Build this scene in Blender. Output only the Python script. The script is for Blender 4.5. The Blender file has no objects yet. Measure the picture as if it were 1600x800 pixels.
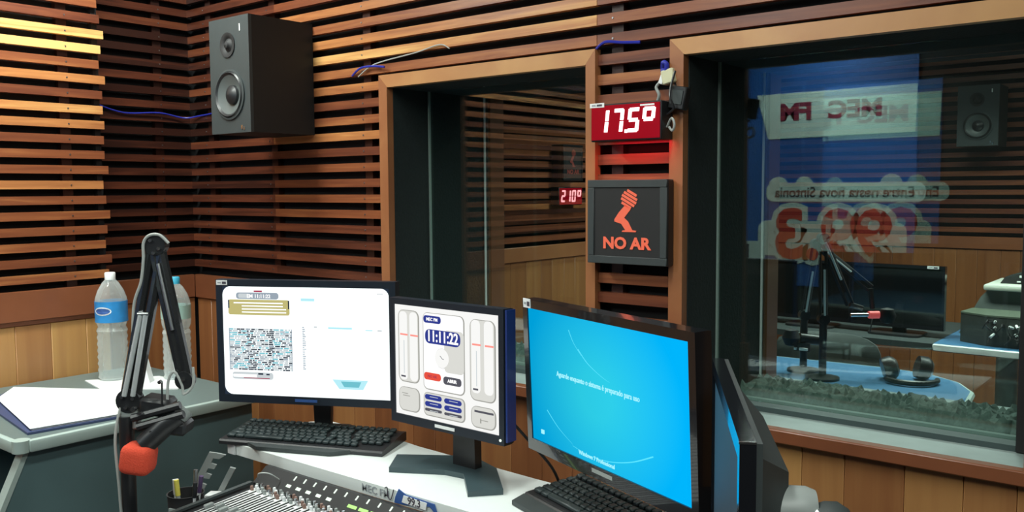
import bpy, bmesh, math, random
from mathutils import Matrix, Vector
random.seed(7)
S = bpy.context.scene
COL = S.collection

# ------------------------------------------------------------------ camera
YAW, PITCH, ROLL, FPX = 0.683, 0.0750, -0.0066, 1400.0
cy, sy, cp, sp = math.cos(YAW), math.sin(YAW), math.cos(PITCH), math.sin(PITCH)
fw = Vector((-sy * cp, cy * cp, -sp)); r0 = Vector((cy, sy, 0)); u0 = r0.cross(fw)
rr = r0 * math.cos(ROLL) + u0 * math.sin(ROLL); uu = u0 * math.cos(ROLL) - r0 * math.sin(ROLL)
M = Matrix((rr, uu, -fw)).transposed().to_4x4(); M.translation = (0, 0, 1.45)
cd = bpy.data.cameras.new('camera'); cam = bpy.data.objects.new('camera', cd); COL.objects.link(cam)
cam.matrix_world = M; cd.sensor_width = 36; cd.lens = FPX / 1600 * 36; cd.clip_start = 0.05
S.camera = cam
# ------------------------------------------------------------------ world, exposure, lights
S.view_settings.view_transform = 'Standard'; S.view_settings.look = 'None'
S.view_settings.gamma = 1; S.view_settings.exposure = 0.12; S.view_settings.use_curve_mapping = False
W = bpy.data.worlds.new('world'); S.world = W; W.use_nodes = True
W.node_tree.nodes['Background'].inputs[0].default_value = (0.6, 0.8, 1.0, 1)
W.node_tree.nodes['Background'].inputs[1].default_value = 0.05
def area(name, loc, sx, sy_, power, color, rot=(0, 0, 0), spread=180):
    l = bpy.data.lights.new(name, 'AREA'); l.shape = 'RECTANGLE'; l.size = sx; l.size_y = sy_
    l.energy = power; l.color = color; l.spread = math.radians(spread)
    o = bpy.data.objects.new(name, l); o.location = loc; o.rotation_euler = rot; COL.objects.link(o); return o
CEIL = 2.62
LAMPS = [((-2.62, 1.0), 35), ((-1.0, 0.95), 14), ((-2.1, -0.85), 27), ((0.35, -0.2), 27)]
for (x, y), p in LAMPS:
    area('ceiling_light', (x, y, CEIL - 0.085), 0.22, 1.1, p, (0.93, 1.0, 0.93))
for (x, y), p in [((-1.2, 3.9), 36), ((0.2, 4.4), 24)]:
    area('booth_light', (x, y, CEIL - 0.085), 1.1, 0.22, p * 1.15, (0.95, 1.0, 0.92), spread=128)

# ------------------------------------------------------------------ materials
MATS = {}
def nt(m): return m.node_tree.nodes, m.node_tree.links
def pm(name, col, rough=0.5, metal=0.0, spec=0.5, coat=0.0, emit=None, es=1.0, noise=0.08, nscale=30, bump=0.0, alpha=None, trans=0.0):
    m = bpy.data.materials.new(name); m.use_nodes = True; N, L = nt(m); b = N['Principled BSDF']
    b.inputs['Roughness'].default_value = rough; b.inputs['Metallic'].default_value = metal
    b.inputs['Specular IOR Level'].default_value = spec; b.inputs['Coat Weight'].default_value = coat
    b.inputs['Transmission Weight'].default_value = trans
    t = N.new('ShaderNodeTexCoord'); n = N.new('ShaderNodeTexNoise'); n.inputs['Scale'].default_value = nscale
    n.inputs['Detail'].default_value = 4; L.new(t.outputs['Object'], n.inputs['Vector'])
    mx = N.new('ShaderNodeMix'); mx.data_type = 'RGBA'
    a = [max(0, c * (1 - noise)) for c in col[:3]]; c2 = [min(1, c * (1 + noise)) for c in col[:3]]
    mx.inputs['A'].default_value = (*a, 1); mx.inputs['B'].default_value = (*c2, 1)
    L.new(n.outputs['Fac'], mx.inputs['Factor']); L.new(mx.outputs['Result'], b.inputs['Base Color'])
    if bump:
        bp = N.new('ShaderNodeBump'); bp.inputs['Strength'].default_value = bump; bp.inputs['Distance'].default_value = 0.004
        L.new(n.outputs['Fac'], bp.inputs['Height']); L.new(bp.outputs['Normal'], b.inputs['Normal'])
    if emit:
        b.inputs['Emission Color'].default_value = (*emit, 1); b.inputs['Emission Strength'].default_value = es
    if alpha is not None: b.inputs['Alpha'].default_value = alpha
    MATS[name] = m; return m
def em(name, col, s=1.0):
    m = bpy.data.materials.new(name); m.use_nodes = True; N, L = nt(m); N.clear()
    e = N.new('ShaderNodeEmission'); e.inputs[0].default_value = (*col, 1); e.inputs[1].default_value = s
    o = N.new('ShaderNodeOutputMaterial'); L.new(e.outputs[0], o.inputs[0]); return m
def wood(name, stops, gscale, rough=0.38, gamt=0.45, coat=0.25):
    m = bpy.data.materials.new(name); m.use_nodes = True; N, L = nt(m); b = N['Principled BSDF']
    at = N.new('ShaderNodeAttribute'); at.attribute_name = 'tone'
    t = N.new('ShaderNodeTexCoord'); mp = N.new('ShaderNodeMapping'); mp.inputs['Scale'].default_value = gscale
    ad = N.new('ShaderNodeVectorMath'); ad.operation = 'MULTIPLY_ADD'
    ad.inputs[1].default_value = (37, 91, 53)
    cx = N.new('ShaderNodeCombineXYZ')
    for i in range(3): L.new(at.outputs['Fac'], cx.inputs[i])
    L.new(cx.outputs[0], ad.inputs[0]); L.new(t.outputs['Object'], mp.inputs['Vector']); L.new(mp.outputs[0], ad.inputs[2])
    n = N.new('ShaderNodeTexNoise'); n.inputs['Scale'].default_value = 1; n.inputs['Detail'].default_value = 6
    n.inputs['Distortion'].default_value = 0.6; L.new(ad.outputs[0], n.inputs['Vector'])
    add = N.new('ShaderNodeMath'); add.operation = 'MULTIPLY_ADD'; add.inputs[1].default_value = gamt; 
    sub = N.new('ShaderNodeMath'); sub.operation = 'SUBTRACT'; sub.inputs[1].default_value = gamt * 0.5
    L.new(n.outputs['Fac'], add.inputs[0]); L.new(at.outputs['Fac'], sub.inputs[0]); L.new(sub.outputs[0], add.inputs[2])
    cr = N.new('ShaderNodeValToRGB'); e = cr.color_ramp.elements
    for i, (p, c) in enumerate(stops):
        x = e[i] if i < 2 else e.new(p); x.position = p; x.color = (*c, 1)
    L.new(add.outputs[0], cr.inputs[0]); L.new(cr.outputs[0], b.inputs['Base Color'])
    b.inputs['Roughness'].default_value = rough; b.inputs['Coat Weight'].default_value = coat; b.inputs['Coat Roughness'].default_value = 0.25
    bp = N.new('ShaderNodeBump'); bp.inputs['Strength'].default_value = 0.15; bp.inputs['Distance'].default_value = 0.002
    L.new(n.outputs['Fac'], bp.inputs['Height']); L.new(bp.outputs['Normal'], b.inputs['Normal'])
    return m
DK, RD, MD, OR, YL = (.035, .010, .006), (.13, .034, .016), (.25, .075, .028), (.50, .20, .065), (.78, .46, .16)
SLAT = wood('slat_wood', [(0, DK), (1, YL), (.25, RD), (.52, MD), (.78, OR)], (3.2, 3.2, 55), gamt=.62)
PLANK = wood('plank_wood', [(0, (.17, .055, .022)), (1, (.56, .30, .10)), (.4, (.30, .115, .042)), (.7, (.43, .20, .07))], (28, 28, 1.6), gamt=.5)
FRAME = wood('frame_wood', [(0, (.10, .03, .015)), (1, (.60, .33, .13)), (.45, (.26, .085, .035)), (.72, (.42, .18, .07))], (5, 5, 5), gamt=.4)
BLACKW = pm('black_backing', (.012, .012, .013), .9, noise=.3)
FELT = pm('dark_felt', (.010, .017, .017), .95, noise=.4, nscale=120, bump=.4)
CARPET = pm('carpet', (.035, .04, .045), .95, noise=.4, nscale=200, bump=.3)
PLASTER = pm('ceiling_board', (.55, .56, .54), .9)
DARKW = pm('rear_wall_paint', (.022, .02, .02), .8)
SILL = pm('sill_paint', (.30, .37, .36), .45, noise=.25, nscale=12)
SILLD = pm('sill_dark', (.045, .07, .07), .5)
FOAM = pm('foam', (.10, .145, .125), 1.0, noise=.6, nscale=90, bump=.8)
EDGEG = pm('glass_edge', (.22, .30, .27), .3)
METAL = pm('chrome', (.75, .77, .78), .22, metal=1)
STEEL = pm('brushed_steel', (.42, .44, .45), .35, metal=1)
BLK = pm('black_plastic', (.018, .019, .021), .38, noise=.15)
BLKG = pm('gloss_black', (.010, .011, .014), .12, coat=.6)
BLKM = pm('matt_black', (.014, .014, .015), .7)
CHAR = pm('charcoal_vinyl', (.040, .050, .051), .6, noise=.15, bump=.1)
CHARL = pm('grey_baffle', (.038, .047, .049), .55, noise=.1)
TEAL = pm('teal_laminate', (.11, .185, .195), .55, noise=.1, nscale=8)
TOPG = pm('grey_laminate', (.14, .185, .18), .45, noise=.08, nscale=90)
EDGE = pm('pale_edge', (.40, .49, .46), .4, noise=.05)
WHT = pm('white_laminate', (.80, .85, .83), .35, noise=.02)
WHTP = pm('white_paper', (.88, .90, .90), .6, noise=.01)
GLYP = pm('grey_print', (.35, .38, .40), .7)
STICK = pm('white_sticker', (.85, .86, .86), .5)
INK = pm('dark_ink', (.06, .05, .07), .6)
BLUEINK = pm('blue_ink', (.04, .11, .35), .5)
REDINK = pm('red_ink', (.55, .05, .03), .5)
REDFOAM = pm('red_foam', (.72, .075, .035), .95, noise=.12, nscale=300, bump=.5)
GREYC = pm('grey_cable', (.42, .44, .42), .5)
BLUC = pm('blue_cable', (.02, .03, .35), .4)
YELP = pm('yellow_plastic', (.70, .62, .10), .4)
WHITEP = pm('white_plastic', (.78, .80, .80), .4)
GREYP = pm('grey_plastic', (.30, .33, .32), .45)
BROWNP = pm('brown_knob', (.25, .15, .12), .4)
KEYM = pm('key_plastic', (.030, .045, .048), .42, noise=.2)
BLUEREFL = pm('blue_reflection', (.012, .045, .22), .25, coat=.5)  # reflected light of the blue screen, put into the colour
TBLUE = pm('blue_tabletop', (.05, .15, .28), .4, noise=.06)
LEATHER = pm('black_leather', (.075, .085, .083), .38, noise=.2, nscale=40, bump=.1)
SIGNBLUE = pm('sign_blue', (.02, .13, .50), .5, noise=.1, nscale=3)
SIGNPALE = pm('sign_pale', (.72, .95, .92), .5, noise=.02)
SIGNRED = pm('sign_red', (.62, .06, .05), .5)
SIGNMAR = pm('sign_maroon', (.30, .03, .08), .5)
ACRY = pm('red_acrylic', (.12, .003, .006), .15, emit=(1, .0, .03), es=.20)
LED = em('led_red_white', (1.0, .62, .66), 3.0)
LEDFAR = em('led_far', (1.0, .32, .36), 2.2)
ORRED = pm('orange_red_print', (.75, .13, .07), .5, emit=(.8, .12, .06), es=.25)
DIMRED = pm('dim_red_print', (.30, .06, .05), .5)
SGREEN = em('lit_green', (.55, 1.0, .30), 1.1)
SWHITE = em('lit_white', (.85, 1.0, .85), 1.2)
LAMPM = em('lamp_diffuser', (.93, 1, .93), 3)
def pane_mat():
    m = bpy.data.materials.new('window_glass'); m.use_nodes = True; N, L = nt(m); N.clear()
    t = N.new('ShaderNodeBsdfTransparent'); t.inputs[0].default_value = (.90, .955, .94, 1)
    g = N.new('ShaderNodeBsdfGlossy'); g.inputs['Roughness'].default_value = 0.0; g.inputs[0].default_value = (.9, 1, .97, 1)
    lw = N.new('ShaderNodeLayerWeight'); lw.inputs[0].default_value = .5
    pw = N.new('ShaderNodeMath'); pw.operation = 'POWER'; pw.inputs[1].default_value = 5; L.new(lw.outputs['Facing'], pw.inputs[0])
    f = N.new('ShaderNodeMath'); f.operation = 'MULTIPLY_ADD'; f.inputs[1].default_value = .92; f.inputs[2].default_value = .062; L.new(pw.outputs[0], f.inputs[0])
    mx = N.new('ShaderNodeMixShader'); o = N.new('ShaderNodeOutputMaterial')
    L.new(f.outputs[0], mx.inputs[0]); L.new(t.outputs[0], mx.inputs[1]); L.new(g.outputs[0], mx.inputs[2]); L.new(mx.outputs[0], o.inputs[0])
    return m
GLASS = pane_mat()
def pet(name, col, a):
    m = bpy.data.materials.new(name); m.use_nodes = True; N, L = nt(m); b = N['Principled BSDF']
    b.inputs['Base Color'].default_value = (*col, 1); b.inputs['Roughness'].default_value = .12; b.inputs['Coat Weight'].default_value = .6
    t = N.new('ShaderNodeBsdfTransparent'); t.inputs[0].default_value = (.93, .97, .97, 1)
    lw = N.new('ShaderNodeLayerWeight'); lw.inputs[0].default_value = .35
    ma = N.new('ShaderNodeMath'); ma.operation = 'MULTIPLY_ADD'; ma.inputs[1].default_value = .6; ma.inputs[2].default_value = a; ma.use_clamp = True
    L.new(lw.outputs['Facing'], ma.inputs[0])
    mx = N.new('ShaderNodeMixShader'); L.new(ma.outputs[0], mx.inputs[0]); L.new(t.outputs[0], mx.inputs[1]); L.new(b.outputs[0], mx.inputs[2])
    L.new(mx.outputs[0], N['Material Output'].inputs[0]); return m
PET = pet('clear_bottle', (.85, .92, .90), .17)
def blue_screen():
    m = bpy.data.materials.new('blue_screen'); m.use_nodes = True; N, L = nt(m); N.clear()
    t = N.new('ShaderNodeTexCoord'); mp = N.new('ShaderNodeMapping'); mp.inputs['Location'].default_value = (.07, 0, .02); mp.inputs['Scale'].default_value = (4.2, 1, 5.0)
    g = N.new('ShaderNodeTexGradient'); g.gradient_type = 'SPHERICAL'; L.new(t.outputs['Object'], mp.inputs[0]); L.new(mp.outputs[0], g.inputs[0])
    cr = N.new('ShaderNodeValToRGB'); e = cr.color_ramp.elements
    e[0].color = (.0, .43, .90, 1); e[1].color = (.03, .64, .86, 1); e[0].position = 0; e[1].position = .8
    L.new(g.outputs[0], cr.inputs[0])
    sx = N.new('ShaderNodeSeparateXYZ'); L.new(t.outputs['Object'], sx.inputs[0])
    mr = N.new('ShaderNodeMapRange'); mr.inputs[1].default_value = -.24; mr.inputs[2].default_value = .2; mr.inputs[3].default_value = 0; mr.inputs[4].default_value = 1
    L.new(sx.outputs['X'], mr.inputs[0])
    mx = N.new('ShaderNodeMix'); mx.data_type = 'RGBA'; mx.blend_type = 'MULTIPLY'; mx.inputs['Factor'].default_value = 1
    c2 = N.new('ShaderNodeValToRGB'); c2.color_ramp.elements[0].color = (.6, .74, .70, 1); c2.color_ramp.elements[1].color = (1, 1, 1, 1)
    L.new(mr.outputs[0], c2.inputs[0]); L.new(cr.outputs[0], mx.inputs['A']); L.new(c2.outputs[0], mx.inputs['B'])
    em_ = N.new('ShaderNodeEmission'); em_.inputs[1].default_value = 1.0; L.new(mx.outputs['Result'], em_.inputs[0])
    o = N.new('ShaderNodeOutputMaterial'); L.new(em_.outputs[0], o.inputs[0]); return m
BSCR = blue_screen()
WSCR = em('white_screen', (.93, 1, 1), 1.25)
CSCR = em('cream_screen', (.92, .92, .90), .95)
def scr(n, c, s=1.0): return em('screen_' + n, c, s)
SC = dict(black=scr('ink', (.02, .03, .05)), grey=scr('grey', (.30, .36, .42)), gold=scr('gold', (.50, .45, .18)), teal=scr('teal', (.15, .50, .58)),
          pale=scr('pale', (.66, .66, .62)), shade=scr('shade', (.34, .34, .31)), navy=scr('navy', (.03, .045, .26)), red=scr('red', (.75, .08, .05)),
          white=scr('white', (1, 1, 1)), cyan=scr('cyan', (.45, .80, .88)), pink=scr('pink', (.95, .30, .25)), arc=scr('arc', (.10, .74, .95)), txt=scr('text', (.35, .85, .95)),
          lgrey=scr('light_grey', (.55, .60, .62)), maroon=scr('maroon', (.35, .04, .08)), dkgrey=scr('dark_grey', (.09, .09, .11)))

# ------------------------------------------------------------------ mesh builder
class MB:
    def __init__(s): s.v = []; s.f = []; s.m = []; s.t = []; s.tone = 0.5; s.mats = []; s.sm = []
    def mi(s, mat):
        if mat not in s.mats: s.mats.append(mat)
        return s.mats.index(mat)
    def add(s, vs, fs, mat, X=None, smooth=False):
        b = len(s.v); k = s.mi(mat)
        for v in vs: s.v.append(tuple(X @ Vector(v)) if X else tuple(v))
        for f in fs: s.f.append([b + i for i in f]); s.m.append(k); s.t.append(s.tone); s.sm.append(smooth)
        return s
    def box(s, a, b, mat, bev=0.0, X=None, seg=1):
        (x0, y0, z0), (x1, y1, z1) = a, b
        vs = [(x0, y0, z0), (x1, y0, z0), (x1, y1, z0), (x0, y1, z0), (x0, y0, z1), (x1, y0, z1), (x1, y1, z1), (x0, y1, z1)]
        fs = [(0, 3, 2, 1), (4, 5, 6, 7), (0, 1, 5, 4), (1, 2, 6, 5), (2, 3, 7, 6), (3, 0, 4, 7)]
        if bev:
            bm = bmesh.new(); bv = [bm.verts.new(v) for v in vs]
            for f in fs: bm.faces.new([bv[i] for i in f])
            bmesh.ops.bevel(bm, geom=bm.edges[:], offset=bev, segments=seg, profile=.5, affect='EDGES')
            bm.verts.index_update(); vs = [tuple(v.co) for v in bm.verts]; fs = [[v.index for v in f.verts] for f in bm.faces]; bm.free()
        return s.add(vs, fs, mat, X, smooth=bool(bev))
    def prism(s, pts, z0, z1, mat, X=None, plane='xy'):
        n = len(pts)
        def P(p, z): return (p[0], p[1], z) if plane == 'xy' else ((p[0], z, p[1]) if plane == 'xz' else (z, p[0], p[1]))
        vs = [P(p, z0) for p in pts] + [P(p, z1) for p in pts]
        fs = [list(range(n))[::-1], list(range(n, 2 * n))] + [(i, (i + 1) % n, n + (i + 1) % n, n + i) for i in range(n)]
        return s.add(vs, fs, mat, X)
    def tube(s, pts, r, mat, n=10, X=None, cap=True, r2=None):
        pts = [Vector(p) for p in pts]; vs = []; fs = []; k = len(pts); up = None
        for i, p in enumerate(pts):
            d = (pts[min(i + 1, k - 1)] - pts[max(i - 1, 0)]).normalized()
            if up is None: up = d.orthogonal().normalized()
            up = (up - d * up.dot(d)).normalized(); w = d.cross(up)
            ri = r if r2 is None else r + (r2 - r) * i / (k - 1)
            for j in range(n):
                a = 2 * math.pi * j / n; vs.append(p + (up * math.cos(a) + w * math.sin(a)) * ri)
        for i in range(k - 1):
            for j in range(n): fs.append((i * n + j, i * n + (j + 1) % n, (i + 1) * n + (j + 1) % n, (i + 1) * n + j))
        if cap: fs.append(list(range(n))[::-1]); fs.append(list(range((k - 1) * n, k * n)))
        return s.add(vs, fs, mat, X, smooth=True)
    def lathe(s, prof, mat, X=None, n=28, cap=True):
        vs = []; fs = []; k = len(prof)
        for r, z in prof:
            for j in range(n):
                a = 2 * math.pi * j / n; vs.append((r * math.cos(a), r * math.sin(a), z))
        for i in range(k - 1):
            for j in range(n): fs.append((i * n + j, i * n + (j + 1) % n, (i + 1) * n + (j + 1) % n, (i + 1) * n + j))
        if cap and prof[0][0] > 1e-6: fs.append(list(range(n))[::-1])
        if cap and prof[-1][0] > 1e-6: fs.append(list(range((k - 1) * n, k * n)))
        return s.add(vs, fs, mat, X, smooth=True)
    def text(s, body, size, mat, X, ext=.0004, off=0.0, align='CENTER', shear=0.0, sx=1.0):
        vs, fs = text_geo(body, size, ext, off, align, shear)
        return s.add([(v[0] * sx, v[1], v[2]) for v in vs], fs, mat, X)
    def build(s, name, parent=None, loc=None, rot=None):
        me = bpy.data.meshes.new(name); me.from_pydata(s.v, [], s.f)
        for m in s.mats: me.materials.append(m)
        me.polygons.foreach_set('material_index', s.m); me.polygons.foreach_set('use_smooth', s.sm)
        a = me.attributes.new('tone', 'FLOAT', 'FACE'); a.data.foreach_set('value', s.t)
        bm = bmesh.new(); bm.from_mesh(me)
        for e in bm.edges:
            if len(e.link_faces) == 2 and e.calc_face_angle(0) > math.radians(38): e.smooth = False
        bm.to_mesh(me); bm.free(); me.update()
        o = bpy.data.objects.new(name, me); COL.objects.link(o)
        if parent is not None: o.parent = parent
        if loc is not None: o.location = loc
        if rot is not None: o.rotation_euler = rot
        return o
_tc = {}
def text_geo(body, size, ext, off, align, shear):
    k = (body, size, ext, off, align, shear)
    if k in _tc: return _tc[k]
    c = bpy.data.curves.new('t', 'FONT'); c.body = body; c.size = size; c.extrude = ext; c.offset = off; c.align_x = align; c.align_y = 'CENTER'; c.shear = shear; c.resolution_u = 3
    o = bpy.data.objects.new('t', c); COL.objects.link(o)
    dg = bpy.context.evaluated_depsgraph_get(); dg.update(); me = bpy.data.meshes.new_from_object(o.evaluated_get(dg))
    r = ([tuple(v.co) for v in me.vertices], [list(p.vertices) for p in me.polygons])
    bpy.data.objects.remove(o); bpy.data.curves.remove(c); bpy.data.meshes.remove(me); _tc[k] = r; return r
# text stands upright: local x right, y up -> x right, z up, facing -y
UPR = Matrix.Rotation(math.radians(90), 4, 'X')
def TX(x, y, z, rz=0.0): return Matrix.Translation((x, y, z)) @ Matrix.Rotation(rz, 4, 'Z') @ UPR
def thing(name, label, cat, loc=(0, 0, 0), rz=0.0, group=None):
    o = bpy.data.objects.new(name, None); o.empty_display_size = .05; COL.objects.link(o); o.location = loc; o.rotation_euler = (0, 0, rz)
    o['label'] = label; o['category'] = cat
    if group: o['group'] = group
    return o
def tag(o, label, cat, group=None):
    o['label'] = label; o['category'] = cat
    if group: o['group'] = group
    return o
def struct(o): o['kind'] = 'structure'; return o
def arc(cx_, cz, r, a0, a1, n=8): return [(cx_ + r * math.cos(math.radians(a0 + (a1 - a0) * i / n)), cz + r * math.sin(math.radians(a0 + (a1 - a0) * i / n))) for i in range(n + 1)]
def rrect(x0, z0, x1, z1, r, n=5):
    return arc(x0 + r, z0 + r, r, 180, 270, n) + arc(x1 - r, z0 + r, r, 270, 360, n) + arc(x1 - r, z1 - r, r, 0, 90, n) + arc(x0 + r, z1 - r, r, 90, 180, n)
def smooth_path(pts, n=8):
    P = [Vector(p) for p in pts]; out = []
    for i in range(len(P) - 1):
        a, b, c, d = P[max(i - 1, 0)], P[i], P[i + 1], P[min(i + 2, len(P) - 1)]
        for k in range(n):
            t = k / n; out.append(.5 * ((2 * b) + (c - a) * t + (2 * a - 5 * b + 4 * c - d) * t * t + (3 * b - a - 3 * c + d) * t ** 3))
    out.append(P[-1]); return out

# ================================================================== THE ROOM
PZ, ZB, SH = 0.05217, 1.1457, 0.0272
YC = 2.0; XA = -3.113; XR = -3.287; YE = 1.557; YN = 2.55
W1 = (-2.123, -1.363); W2 = (-1.070, -0.315); ZS, ZT = 0.885, 1.774
XE, YB = 1.3, -1.585
def zk(k): return ZB + PZ * k
def tones(seed, n, lo, hi):
    r = random.Random(seed); return [lo + (hi - lo) * r.random() for _ in range(n)]
def slat(mb, axis, a, b, z, front, dirn, tone, mat=None, h=SH, dep=.02):
    """a horizontal batten from a to b; its face lies at 'front', its body behind it (dirn = +1/-1 along the normal axis)"""
    mb.tone = tone
    if axis == 'x': mb.box((a, min(front, front + dirn * dep), z), (b, max(front, front + dirn * dep), z + h), mat or SLAT)
    else: mb.box((min(front, front + dirn * dep), a, z), (max(front, front + dirn * dep), b, z + h), mat or SLAT)
def planks(mb, axis, a, b, z0, z1, front, dirn, seed, lo=.3, hi=.9, w=.105):
    r = random.Random(seed); x = a
    while x < b - 1e-4:
        x2 = min(b, x + w * r.uniform(.85, 1.15)); mb.tone = r.uniform(lo, hi); g = .0007; d = .015
        if axis == 'x': mb.box((x + g, min(front, front + dirn * d), z0), (x2 - g, max(front, front + dirn * d), z1), PLANK, bev=.0015)
        else: mb.box((min(front, front + dirn * d), x + g, z0), (max(front, front + dirn * d), x2 - g, z1), PLANK, bev=.0015)
        x = x2
# floor, ceiling
f = MB(); f.box((-3.9, -1.75, -.06), (2.6, 5.75, 0), CARPET); struct(f.build('floor'))
f = MB(); f.box((-3.9, -1.75, CEIL), (2.6, 5.75, CEIL + .06), PLASTER); struct(f.build('ceiling'))
# ---- wall_far: the slatted wall with both windows
f = MB()
D0 = YC + .045; YBK = 2.50
def wseg(x0, x1, z0, z1): f.box((x0, D0, z0), (x1, YBK, z1), BLACKW)
wseg(XR - .045, W1[0] - .02, 0, CEIL); wseg(W1[1] + .02, W2[0] - .02, 0, CEIL); wseg(W2[1] + .02, XE, 0, CEIL)
wseg(W1[0] - .02, W1[1] + .02, ZT + .02, CEIL); wseg(W2[0] - .02, W2[1] + .02, ZT + .02, CEIL)
wseg(W1[0] - .02, W1[1] + .02, 0, ZS - .035); wseg(W2[0] - .02, W2[1] + .02, 0, ZS - .035)
wall_far = struct(f.build('wall_far'))
f = MB(); n = int((CEIL - ZB) / PZ)
ra = tones(11, n + 1, -.02, .34); rb = tones(12, n + 1, .50, .90); rc = tones(13, n + 1, .12, .60); rd = tones(14, n + 1, .25, .62)
fixed = {16: .55, 15: .46, 14: .86, 13: .60, 12: .66, 11: .36, 10: .56, 9: .72, 8: .32, 7: .42, 6: .34, 5: .52, 4: .50, 3: .26, 2: .10, 1: .26, 0: .16}
for k in range(n + 1):
    z = zk(k)
    if z + SH > CEIL: break
    tl = fixed.get(k, ra[k])
    if z > 1.80:
        slat(f, 'x', XR, -2.72, z, YC, 1, min(tl, ra[k] + .05)); slat(f, 'x', -2.72, -1.335, z, YC, 1, max(tl, rb[k] - .14)); slat(f, 'x', -1.333, XE, z, YC, 1, rc[k])
    else:
        slat(f, 'x', XR, -2.74, z, YC, 1, ra[k]); slat(f, 'x', -2.74, -2.162, z, YC, 1, tl)
        slat(f, 'x', -1.333, -1.107, z, YC, 1, rd[k]); slat(f, 'x', W2[1] + .045, XE, z, YC, 1, rc[k])
f.tone = .5; f.build('slats', wall_far)
f = MB(); f.tone = -.3
for x in (-3.19, -2.78, -2.27, -1.30, -.2, .5): f.box((x, YC + .0201, ZB), (x + .035, D0, CEIL), SLAT)
f.build('batten', wall_far)
f = MB()
for x in (-3.175, -2.765, -2.255, -1.285):
    for k in range(0, 25):
        if -2.2 < x < -1.0 and zk(k) > 1.8 or x < -2.2: 
            f.tube([(x, YC - .0015, zk(k) + .0136), (x, YC + .001, zk(k) + .0136)], .0028, STEEL, n=6)
f.build('screw_heads', wall_far)
f = MB()
f.tone = .30; f.box((XR, YC - .002, 1.018), (-2.162, YC + .02, 1.112), FRAME, bev=.002)
f.tone = .22; f.box((-1.333, YC - .002, 1.018), (-1.107, YC + .02, 1.112), FRAME, bev=.002); f.box((W2[1] + .045, YC - .002, 1.018), (XE, YC + .02, 1.112), FRAME, bev=.002)
f.build('band', wall_far)
f = MB(); planks(f, 'x', XR, -2.05, 0, 1.017, YC + .008, 1, 3, .15, .6); planks(f, 'x', -2.05, -.985, 0, .85, YC + .008, 1, 4, .15, .6)
planks(f, 'x', -1.40, -1.05, .8505, 1.017, YC + .0085, 1, 5, .2, .5); planks(f, 'x', -.985, XE, 0, .85, YC + .008, 1, 9, .45, .9, .115); planks(f, 'x', W2[1] + .02, XE, .8505, 1.017, YC + .008, 1, 8)
f.build('wainscot', wall_far)
# ---- wall_left: the nearer section and the recess behind it
f = MB(); f.box((XA - .28, YB, 0), (XA - .045, YE, CEIL), BLACKW); f.box((XR - .09, YE, 0), (XR - .045, YBK, CEIL), BLACKW)
f.box((XA - .045, YE - .02, 0), (XA - .02, YE, CEIL), BLACKW)
wall_left = struct(f.build('wall_left')); f = MB()
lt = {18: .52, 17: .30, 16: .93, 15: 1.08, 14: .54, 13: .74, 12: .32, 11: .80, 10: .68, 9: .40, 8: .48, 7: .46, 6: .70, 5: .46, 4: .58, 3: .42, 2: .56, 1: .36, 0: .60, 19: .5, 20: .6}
rl = tones(21, 30, -.08, .28)
for k in range(n + 1):
    z = zk(k)
    if z + SH > CEIL: break
    e = YE + (.012 if k % 3 == 1 else 0) - (.008 if k % 4 == 2 else 0)
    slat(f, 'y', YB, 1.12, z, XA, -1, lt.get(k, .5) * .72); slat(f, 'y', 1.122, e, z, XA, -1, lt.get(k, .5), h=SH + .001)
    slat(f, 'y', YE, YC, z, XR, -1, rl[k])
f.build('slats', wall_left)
f = MB(); f.tone = -.3; f.box((XA - .045, YE - .14, 1.02), (XA - .0201, YE - .105, CEIL), SLAT); f.box((XA - .045, .9, 1.02), (XA - .0201, .935, CEIL), SLAT)
f.box((XR - .045, 1.86, 1.02), (XR - .0201, 1.895, CEIL), SLAT); f.build('batten', wall_left)
f = MB()
for k in range(25):
    f.tube([(XA + .0015, YE - .12, zk(k) + .0136), (XA - .001, YE - .12, zk(k) + .0136)], .0028, STEEL, n=6)
    f.tube([(XR + .0015, 1.877, zk(k) + .0136), (XR - .001, 1.877, zk(k) + .0136)], .0028, STEEL, n=6)
f.build('screw_heads', wall_left)
f = MB(); f.tone = .34; f.box((XA - .02, YB, 1.022), (XA + .002, YE, 1.122), FRAME, bev=.002); f.tone = .2; f.box((XA - .02, YB, 1.008), (XA - .004, YE, 1.022), FRAME)
f.tone = .3; f.box((XR - .02, YE, 1.02), (XR + .002, YC - .003, 1.112), FRAME, bev=.002); f.build('band', wall_left)
f = MB(); planks(f, 'y', YB, 1.0, 0, 1.006, XA - .010, -1, 30, .35, .75, .13); planks(f, 'y', 1.0, YE, 0, 1.006, XA - .010, -1, 31, .62, 1.02, .13); planks(f, 'y', YE, YC, 0, 1.018, XR - .008, -1, 32, .2, .6)
f.build('wainscot', wall_left)
# ---- rear and right walls (behind the camera, mirrored in the glass)
f = MB(); f.box((XA - .28, YB - .12, 0), (XE + .1, YB, CEIL), DARKW); struct(f.build('wall_rear'))
f = MB(); f.box((XE, YB, 0), (XE + .1, YN, CEIL), DARKW); struct(f.build('wall_right'))

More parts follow.
